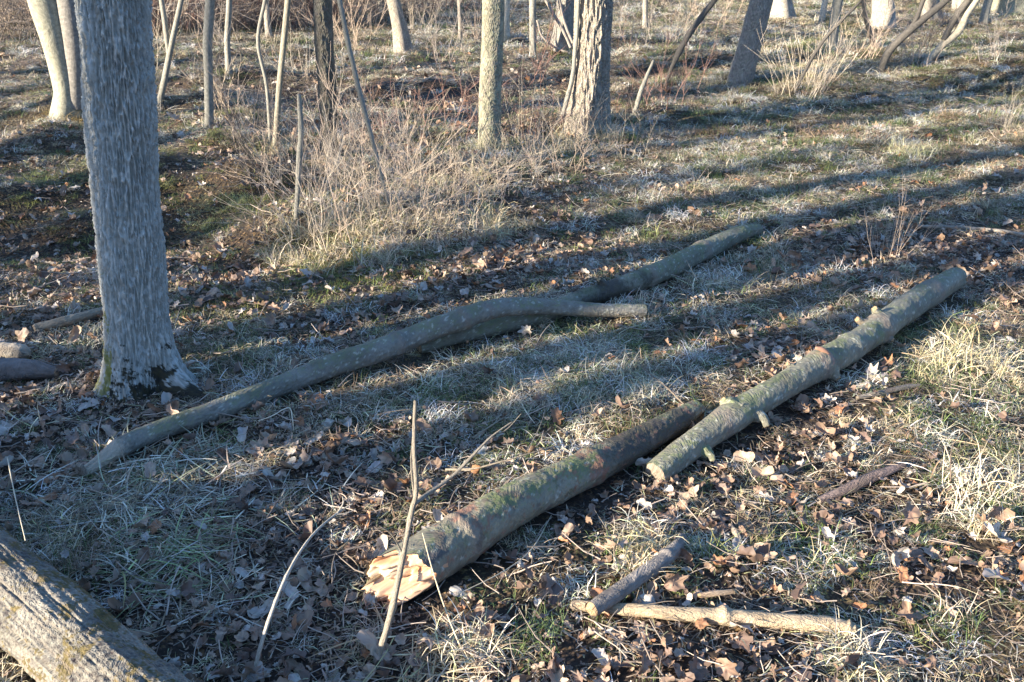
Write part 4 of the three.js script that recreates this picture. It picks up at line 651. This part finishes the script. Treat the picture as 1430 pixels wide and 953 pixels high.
for (const [d0, d1, dens, sc, m] of zones) {
  const wide = 0.576 * (d1 * cp + EYE * sp) + m, n = Math.round(2 * wide * (d1 - d0) * dens);
  for (let k = 0; k < n; k++) {
    const x = (RG() * 2 - 1) * wide, d = lerp(d0, d1, RG()); if (!inView(x, d, m)) continue;
    const l = leafiness(x, d), keep = RG(), kind = RG();
    if (blocked(x, d) || (x - trunkAt.x) ** 2 + (d + trunkAt.z) ** 2 < 0.026) continue;
    if (keep < l * 0.78 || (N(x * 6.5, d * 6.5, 80) + 0.6 * N(x * 15, d * 15, 83) < -0.15 && RG() < 0.6)) continue;
    const s = sc * (0.7 + 0.6 * RG()) * (1 - 0.25 * l);
    const damp = hollow(x, d); if (damp > 0.3 && RG() < 0.45 * damp) continue;
    if (kind < 0.2 + 0.25 * damp) put('green', x, d, s * 1.15, tone(...(damp > 0.3 ? [0.2, 0.21, 0.055] : [0.1, 0.15, 0.045]))); else if (kind < 0.46) put('tuft', x, d, s * 0.85, grassColor(x, d)); else if (kind < 0.53) put('straw', x, d, s * 0.9, tone(0.58, 0.52, 0.38)); else put('mat', x, d, s, grassColor(x, d));
  }
}
for (const [d0, d1, dens, sc] of [[1.15, 5, 80, 1], [5, 9, 40, 1.4], [9, 16, 16, 2.2], [16, 36, 5, 4]]) {
  const wide = 0.576 * (d1 * cp + EYE * sp) + 0.8, n = Math.round(2 * wide * (d1 - d0) * dens);
  for (let k = 0; k < n; k++) { const x = (RG() * 2 - 1) * wide, d = lerp(d0, d1, RG()), r = RG(); if (!inView(x, d, 0.8) || blocked(x, d)) continue; put('thatch', x, d, sc * (0.8 + 0.5 * RG()), hollow(x, d) > 0.3 ? tone(0.12, 0.1, 0.06) : r < 0.4 ? tone(0.3, 0.235, 0.17) : r < 0.6 ? tone(0.46, 0.4, 0.31) : tone(0.17, 0.13, 0.1)); }
}
for (const t of treeList) { const p = P(...t.pts[0]), r = t.w[0] / 2 / FPX * -p.z; for (let k = 0; k < 12; k++) { const a = RG() * TAU, q = r + 0.03 + 0.16 * RG(), x = p.x + Math.cos(a) * q, d = -p.z + Math.sin(a) * q; put(RG() < 0.5 ? 'tall' : 'tuft', x, d, 0.7 + 0.06 * d * RG(), grassColor(x, d)); } }
// bunches that stand out
for (const [px, py, n, r, kind, c] of [[1395, 700, 8, 0.14, 'tall', [0.6, 0.53, 0.38]], [1345, 500, 7, 0.18, 'tall', [0.58, 0.51, 0.34]], [1395, 520, 7, 0.2, 'tuft', [0.56, 0.49, 0.34]], [1290, 520, 8, 0.12, 'tuft', [0.6, 0.52, 0.34]], [860, 545, 16, 0.2, 'tuft', [0.6, 0.54, 0.4]], [900, 790, 10, 0.09, 'tuft', [0.62, 0.52, 0.34]], [650, 925, 8, 0.1, 'tuft', [0.6, 0.52, 0.38]], [600, 930, 5, 0.08, 'straw', [0.56, 0.46, 0.32]], [1190, 935, 7, 0.07, 'tuft', [0.6, 0.54, 0.4]], [700, 325, 10, 0.18, 'tall', [0.55, 0.47, 0.32]], [640, 262, 14, 0.3, 'tall', [0.52, 0.44, 0.3]], [480, 345, 34, 0.4, 'tall', [0.56, 0.48, 0.34]], [420, 335, 16, 0.3, 'tall', [0.54, 0.47, 0.32]], [540, 320, 26, 0.4, 'tall', [0.56, 0.46, 0.34]], [600, 300, 20, 0.4, 'tall', [0.55, 0.46, 0.34]], [815, 196, 26, 0.3, 'tall', [0.56, 0.48, 0.32]], [780, 215, 16, 0.35, 'tall', [0.52, 0.44, 0.31]], [560, 340, 14, 0.35, 'tall', [0.5, 0.42, 0.3]], [840, 508, 26, 0.35, 'mat', [0.52, 0.49, 0.41]], [770, 490, 26, 0.35, 'mat', [0.52, 0.5, 0.43]], [330, 300, 14, 0.3, 'tuft', [0.34, 0.35, 0.15]], [70, 255, 10, 0.3, 'green', [0.2, 0.26, 0.07]], [200, 270, 10, 0.3, 'green', [0.18, 0.24, 0.06]], [470, 395, 14, 0.3, 'green', [0.2, 0.27, 0.06]], [1150, 780, 8, 0.08, 'green', [0.17, 0.27, 0.06]], [745, 880, 4, 0.06, 'green', [0.14, 0.2, 0.06]], [130, 330, 14, 0.3, 'green', [0.22, 0.25, 0.07]], [300, 330, 12, 0.25, 'green', [0.2, 0.24, 0.07]], [560, 392, 10, 0.2, 'green', [0.2, 0.25, 0.07]], [310, 290, 20, 0.3, 'mat', [0.42, 0.4, 0.2]], [80, 250, 20, 0.35, 'mat', [0.36, 0.36, 0.15]], [190, 262, 14, 0.3, 'mat', [0.36, 0.35, 0.15]], [120, 200, 20, 0.5, 'mat', [0.5, 0.44, 0.26]], [1270, 215, 14, 0.25, 'tall', [0.5, 0.47, 0.3]], [95, 690, 14, 0.25, 'straw', [0.6, 0.58, 0.48]], [190, 730, 20, 0.3, 'straw', [0.62, 0.6, 0.5]], [240, 770, 12, 0.14, 'straw', [0.3, 0.37, 0.18]], [300, 850, 8, 0.25, 'straw', [0.58, 0.54, 0.44]], [330, 700, 14, 0.3, 'straw', [0.6, 0.57, 0.46]], [20, 935, 8, 0.1, 'tuft', [0.58, 0.5, 0.36]], [10, 900, 5, 0.06, 'straw', [0.6, 0.54, 0.42]], [250, 640, 12, 0.14, 'straw', [0.45, 0.46, 0.33]], [100, 480, 12, 0.15, 'tuft', [0.45, 0.42, 0.32]], [1110, 118, 16, 0.4, 'tall', [0.56, 0.48, 0.33]], [1020, 125, 10, 0.4, 'tall', [0.58, 0.5, 0.33]], [680, 215, 10, 0.2, 'tall', [0.52, 0.45, 0.3]], [98, 168, 30, 0.3, 'tall', [0.26, 0.19, 0.07]], [110, 172, 20, 0.2, 'tuft', [0.2, 0.16, 0.05]]]) {
  const p = P(px, py); for (let k = 0; k < n; k++) { const a = RG() * TAU, q = Math.sqrt(RG()) * r, x = p.x + Math.cos(a) * q, d = -p.z + Math.sin(a) * q; if (!blocked(x, d)) put(kind, x, d, 0.75 + 0.5 * RG(), tone(...c, 0.18)); }
}
{
  const g = new THREE.Group(); g.name = 'grass'; g.userData = { kind: 'stuff', label: 'matted bleached winter grass with green patches', category: 'grass' };
  const mat = new THREE.MeshStandardMaterial({ vertexColors: true, roughness: 0.7, side: THREE.DoubleSide });
  clumps.forEach((geo, i) => { const m = new THREE.InstancedMesh(geo, mat, placed[i].length); m.name = 'grass_clump'; placed[i].forEach(([mt, c], k) => { m.setMatrixAt(k, mt); m.setColorAt(k, c); }); m.castShadow = m.receiveShadow = true; g.add(m); });
  scene.add(g);
}

// ------------------------------------------------------------------ fallen leaves
function leafGeo(kind, seed) {
  const R = rng(seed), seg = 30, rings = 3, pos = [], col = [], idx = [];
  const k1 = 6 + R() * 9, k2 = (R() - 0.5) * 14, ph = R() * TAU, cr = 0.5 + R() * 0.8, fold = (R() - 0.3) * 1.0, roll = 0.3 + 2.4 * R() * R(), bend = (R() < 0.5 ? -1 : 1) * (0.2 + 1.2 * R());
  const rad = (a) => { // outline of unit half length, stalk at a = pi
    if (kind === 'lobed') { let r = 0.56; for (const [c, len, w] of [[0, 1, 0.3], [0.95, 0.88, 0.29], [-0.95, 0.88, 0.29], [1.95, 0.66, 0.3], [-1.95, 0.66, 0.3]]) r = Math.max(r, len * (1 - Math.min(1, Math.abs(a - c) / (w * 2.3))) + 0.06 * Math.max(0, Math.cos((a - c) * 14)) * (Math.abs(a - c) < 0.4 ? 1 : 0)); return r; }
    if (kind === 'oak') return (0.52 + 0.36 * Math.abs(Math.cos(a))) * (0.82 + 0.2 * Math.cos(a * 7)) ;
    return (0.4 + 0.55 * Math.abs(Math.cos(a)) ** 1.6) * (1 + 0.05 * Math.sin(a * 17));
  };
  const put = (x, z, q) => { // crumple
    const y = cr * 0.55 * (x * x * (k1 / 12) - 0.2) * 0.6 + cr * z * z * 0.9 * (fold > 0 ? 1 : -0.7) + Math.abs(z) * fold * 0.5 + 0.3 * N(x * 2.0 + seed, z * 2.0, ph) + 0.14 * N(x * 5, z * 5 + seed, 2) + 0.05 * Math.sin(z * k2 + x * 3) * q;
    const ra = roll, zz = Math.sin(z * ra) / ra, yy = (1 - Math.cos(z * ra)) / ra, xr = bend; pos.push(Math.sin(x * xr) / xr, y * 0.8 + yy + (1 - Math.cos(x * xr)) / xr, zz); const v = Math.abs(z) < 0.05 ? 1.12 : 1, b = v * (0.86 + 0.3 * N(x * 3 + seed, z * 3, 5) + 0.25 * N(x * 9, z * 9 + seed, 7)); col.push(b, b * (0.97 + 0.1 * N(x * 2, z * 2, seed)), b * 0.96);
  };
  put(0, 0, 0);
  for (let i = 1; i <= rings; i++) for (let j = 0; j < seg; j++) { const a = (j / seg) * TAU - Math.PI, r = rad(a) * (i / rings) ** 0.85; put(Math.cos(a) * r, Math.sin(a) * r * 0.85, i / rings); }
  for (let j = 0; j < seg; j++) idx.push(0, 1 + (j + 1) % seg, 1 + j);
  for (let i = 0; i < rings - 1; i++) for (let j = 0; j < seg; j++) { const a = 1 + i * seg + j, b = 1 + i * seg + (j + 1) % seg; idx.push(a, b, a + seg, b, b + seg, a + seg); }
  const st = pos.length / 3; for (const [x, y, z] of [[-0.3, 0, 0.012], [-0.3, 0.0, -0.012], [-0.95, 0.12, 0.01], [-0.95, 0.12, -0.008]]) { pos.push(x, y, z); col.push(0.8, 0.7, 0.6); } idx.push(st, st + 1, st + 2, st + 1, st + 3, st + 2);
  const g = new THREE.BufferGeometry(); g.setAttribute('position', new THREE.Float32BufferAttribute(pos, 3)); g.setAttribute('color', new THREE.Float32BufferAttribute(col, 3)); g.setIndex(idx); g.computeVertexNormals(); return g;
}
const leafKinds = [['lobed', 1], ['lobed', 2], ['lobed', 3], ['oak', 4], ['oak', 5], ['oval', 6], ['oval', 7], ['lobed', 8], ['oval', 9], ['oval', 10], ['oak', 11], ['lobed', 12], ['oval', 13], ['oak', 14], ['lobed', 15]].map(([k, s]) => ({ k, geo: leafGeo(k, s * 13 + 1) }));
const leafTones = [ // colour, words, share
  [[0.26, 0.175, 0.12], 'brown', 0.32], [[0.4, 0.3, 0.22], 'tan', 0.26], [[0.33, 0.17, 0.085], 'rusty', 0.08], [[0.46, 0.42, 0.37], 'pale grey', 0.18], [[0.15, 0.1, 0.075], 'dark brown', 0.16],
];
const leafMats = leafTones.map(([c]) => new THREE.MeshPhysicalMaterial({ color: C(...c), vertexColors: true, roughness: 0.62, side: THREE.DoubleSide, transmission: 0.16, thickness: 0 }));
const allLeaves = [];
const RL = rng(404);
for (const [d0, d1, dens, m] of [[1.15, 5, 430, 1.0], [5, 8.5, 200, 1.0], [8.5, 16, 30, 1.0]]) {
  const wide = 0.576 * (d1 * cp + EYE * sp) + m, n = Math.round(2 * wide * (d1 - d0) * dens);
  for (let k = 0; k < n; k++) {
    const x = (RL() * 2 - 1) * wide, d = lerp(d0, d1, RL()), pick = RL(), size = 0.012 + 0.042 * RL() * RL() + 0.014 * RL(), kind = Math.floor(RL() * leafKinds.length), up = RL(), e = [(RL() - 0.5), RL() * TAU, (RL() - 0.5)], tn = RL();
    if (!inView(x, d, m)) continue; const l = leafiness(x, d); if (pick > 0.08 + l * 1.0) continue; if (blocked(x, d, 1.0) || (x - trunkAt.x) ** 2 + (d + trunkAt.z) ** 2 < 0.035) continue;
    let acc = 0, ti = 0; for (let i = 0; i < leafTones.length; i++) { acc += leafTones[i][2]; if (tn < acc) { ti = i; break; } }
    const tilt = up < 0.2 ? 2.6 : 0.95, pos = V(x, H(x, d) + 0.008 + 0.028 * RL() * (1.3 - l) + (up < 0.2 ? size * 0.5 : 0), -d);
    const s = size * (d > 8 ? 1.4 : 1), px = toPx(pos);
    allLeaves.push({ pos, e: new THREE.Euler(e[0] * tilt, e[1], e[2] * tilt, 'YXZ'), s, kind, ti, up, seen: px[0] > 4 && px[0] < PW - 4 && px[1] > 4 && px[1] < PH - 4 ? s / px[2] : 0 });
  }
}
for (const [d0, d1, dens, m] of [[1.15, 5, 1300, 0.7], [5, 8, 300, 0.5]]) {        // broken bits of leaf
  const wide = 0.576 * (d1 * cp + EYE * sp) + m, n = Math.round(2 * wide * (d1 - d0) * dens);
  for (let k = 0; k < n; k++) {
    const x = (RL() * 2 - 1) * wide, d = lerp(d0, d1, RL()), a = [RL(), RL(), RL(), RL(), RL(), RL()];
    if (!inView(x, d, m)) continue; const l = leafiness(x, d); if (a[0] > 0.1 + 0.9 * l || blocked(x, d, 1)) continue;
    allLeaves.push({ pos: V(x, H(x, d) + 0.003 + 0.006 * a[1], -d), e: new THREE.Euler((a[2] - 0.5) * 1.2, a[3] * TAU, (a[4] - 0.5) * 1.2, 'YXZ'), s: 0.006 + 0.012 * a[5] * a[1], kind: [3, 5, 6, 8][Math.floor(a[2] * 4)], ti: [0, 0, 1, 3, 4, 4, 0][Math.floor(a[3] * 7)], up: 1, seen: 0 });
  }
}
allLeaves.sort((a, b) => b.seen - a.seen);
const marks = [[560, 800, 'near the torn log end'], [700, 700, 'along the broken log'], [880, 640, 'by the tip of the broken log'], [1150, 510, 'along the stubbed log'], [1320, 390, 'by the far end of the stubbed log'], [400, 535, 'along the curved pole log'], [130, 650, 'by the whittled end of the curved pole'], [720, 430, 'where the two poles cross'], [950, 370, 'by the straight greenish log'], [200, 560, 'at the foot of the thick grey trunk'], [100, 860, 'beside the rotten log'], [300, 800, 'between rotten log and torn log end'], [400, 850, 'under the arching pale twig'], [1000, 860, 'by the tan branch'], [890, 800, 'by the dark bent branch'], [1200, 670, 'by the half buried brown branch'], [1350, 800, 'in the open lit grass'], [1250, 900, 'past the end of the tan branch'], [750, 900, 'in grass below the broken log'], [820, 520, 'in the bleached grass between the logs'], [650, 610, 'by the lying twigs behind the broken log'], [450, 640, 'in shade below the curved pole'], [1080, 600, 'under the sawn stubs'], [1380, 560, 'in the tall dry bunches']].map(([x, y, w]) => { const p = P(x, y); return [p.x, -p.z, w]; });
{
  const rest = leafKinds.map(() => []), words = { lobed: 'lobed', oak: 'wavy-edged', oval: 'oval' };
  allLeaves.forEach((L, i) => {
    if (i < 300 && L.seen > 0) {
      const m = part('fallen_leaf', leafKinds[L.kind].geo, leafMats[L.ti]); m.position.copy(L.pos); m.rotation.copy(L.e); m.scale.setScalar(L.s);
      let best = 1e9, w = ''; for (const [x, d, t] of marks) { const q = (x - L.pos.x) ** 2 + (d + L.pos.z) ** 2; if (q < best) { best = q; w = t; } }
      tag(m, 'fallen_leaf', `${L.s > 0.045 ? 'large' : L.s < 0.034 ? 'small' : 'curled'} ${leafTones[L.ti][1]} ${words[leafKinds[L.kind].k]} leaf${L.up < 0.2 ? ' on edge' : ''} ${w}`, 'leaf', 'dead leaves on the ground');
    } else rest[L.kind].push(L);
  });
  const g = new THREE.Group(); g.name = 'leaf_litter'; g.userData = { kind: 'stuff', label: 'brown dead leaves scattered through the grass', category: 'leaves' };
  const mat = new THREE.MeshPhysicalMaterial({ vertexColors: true, roughness: 0.65, side: THREE.DoubleSide, transmission: 0.16, thickness: 0 });
  rest.forEach((list, k) => { const m = new THREE.InstancedMesh(leafKinds[k].geo, mat, list.length); m.name = 'leaf_litter_layer'; list.forEach((L, i) => { m.setMatrixAt(i, new THREE.Matrix4().compose(L.pos, new THREE.Quaternion().setFromEuler(L.e), V(L.s, L.s, L.s))); const c = leafTones[L.ti][0], v = 0.8 + 0.4 * RL(); m.setColorAt(i, C(c[0] * v, c[1] * v, c[2] * v)); }); m.castShadow = m.receiveShadow = true; g.add(m); });
  scene.add(g);
}
// ------------------------------------------------------------------ twig crumbs
{
  const T = new Twigs(), R = rng(31); T.tube(wander(R, V(-0.5, 0, 0), V(1, 0, 0), 1, 5, 0.35), 0.014, 0.008, 4);
  const geo = T.geo(), n = 2600, m = new THREE.InstancedMesh(geo, new THREE.MeshStandardMaterial({ roughness: 0.9 }), n); let c = 0;
  for (let k = 0; k < n; k++) { const d = 1.2 + R() * R() * 9, x = (R() * 2 - 1) * (0.576 * (d * cp + EYE * sp) + 0.8), s = 0.05 + 0.15 * R() * R(); if (blocked(x, d, 1)) continue; m.setMatrixAt(c, new THREE.Matrix4().compose(V(x, H(x, d) + 0.008 + 0.02 * R(), -d), new THREE.Quaternion().setFromEuler(new THREE.Euler(0, R() * TAU, (R() - 0.5) * 0.5)), V(s, s * 1.3, s * 1.3))); const v = 0.12 + 0.32 * R(); m.setColorAt(c++, C(v, v * 0.83, v * 0.68)); }
  m.count = c; m.name = 'twig_litter'; m.userData = { kind: 'stuff', label: 'small broken twigs strewn over the litter', category: 'twigs' }; m.castShadow = m.receiveShadow = true; scene.add(m);
}
renderer.render(scene, camera);
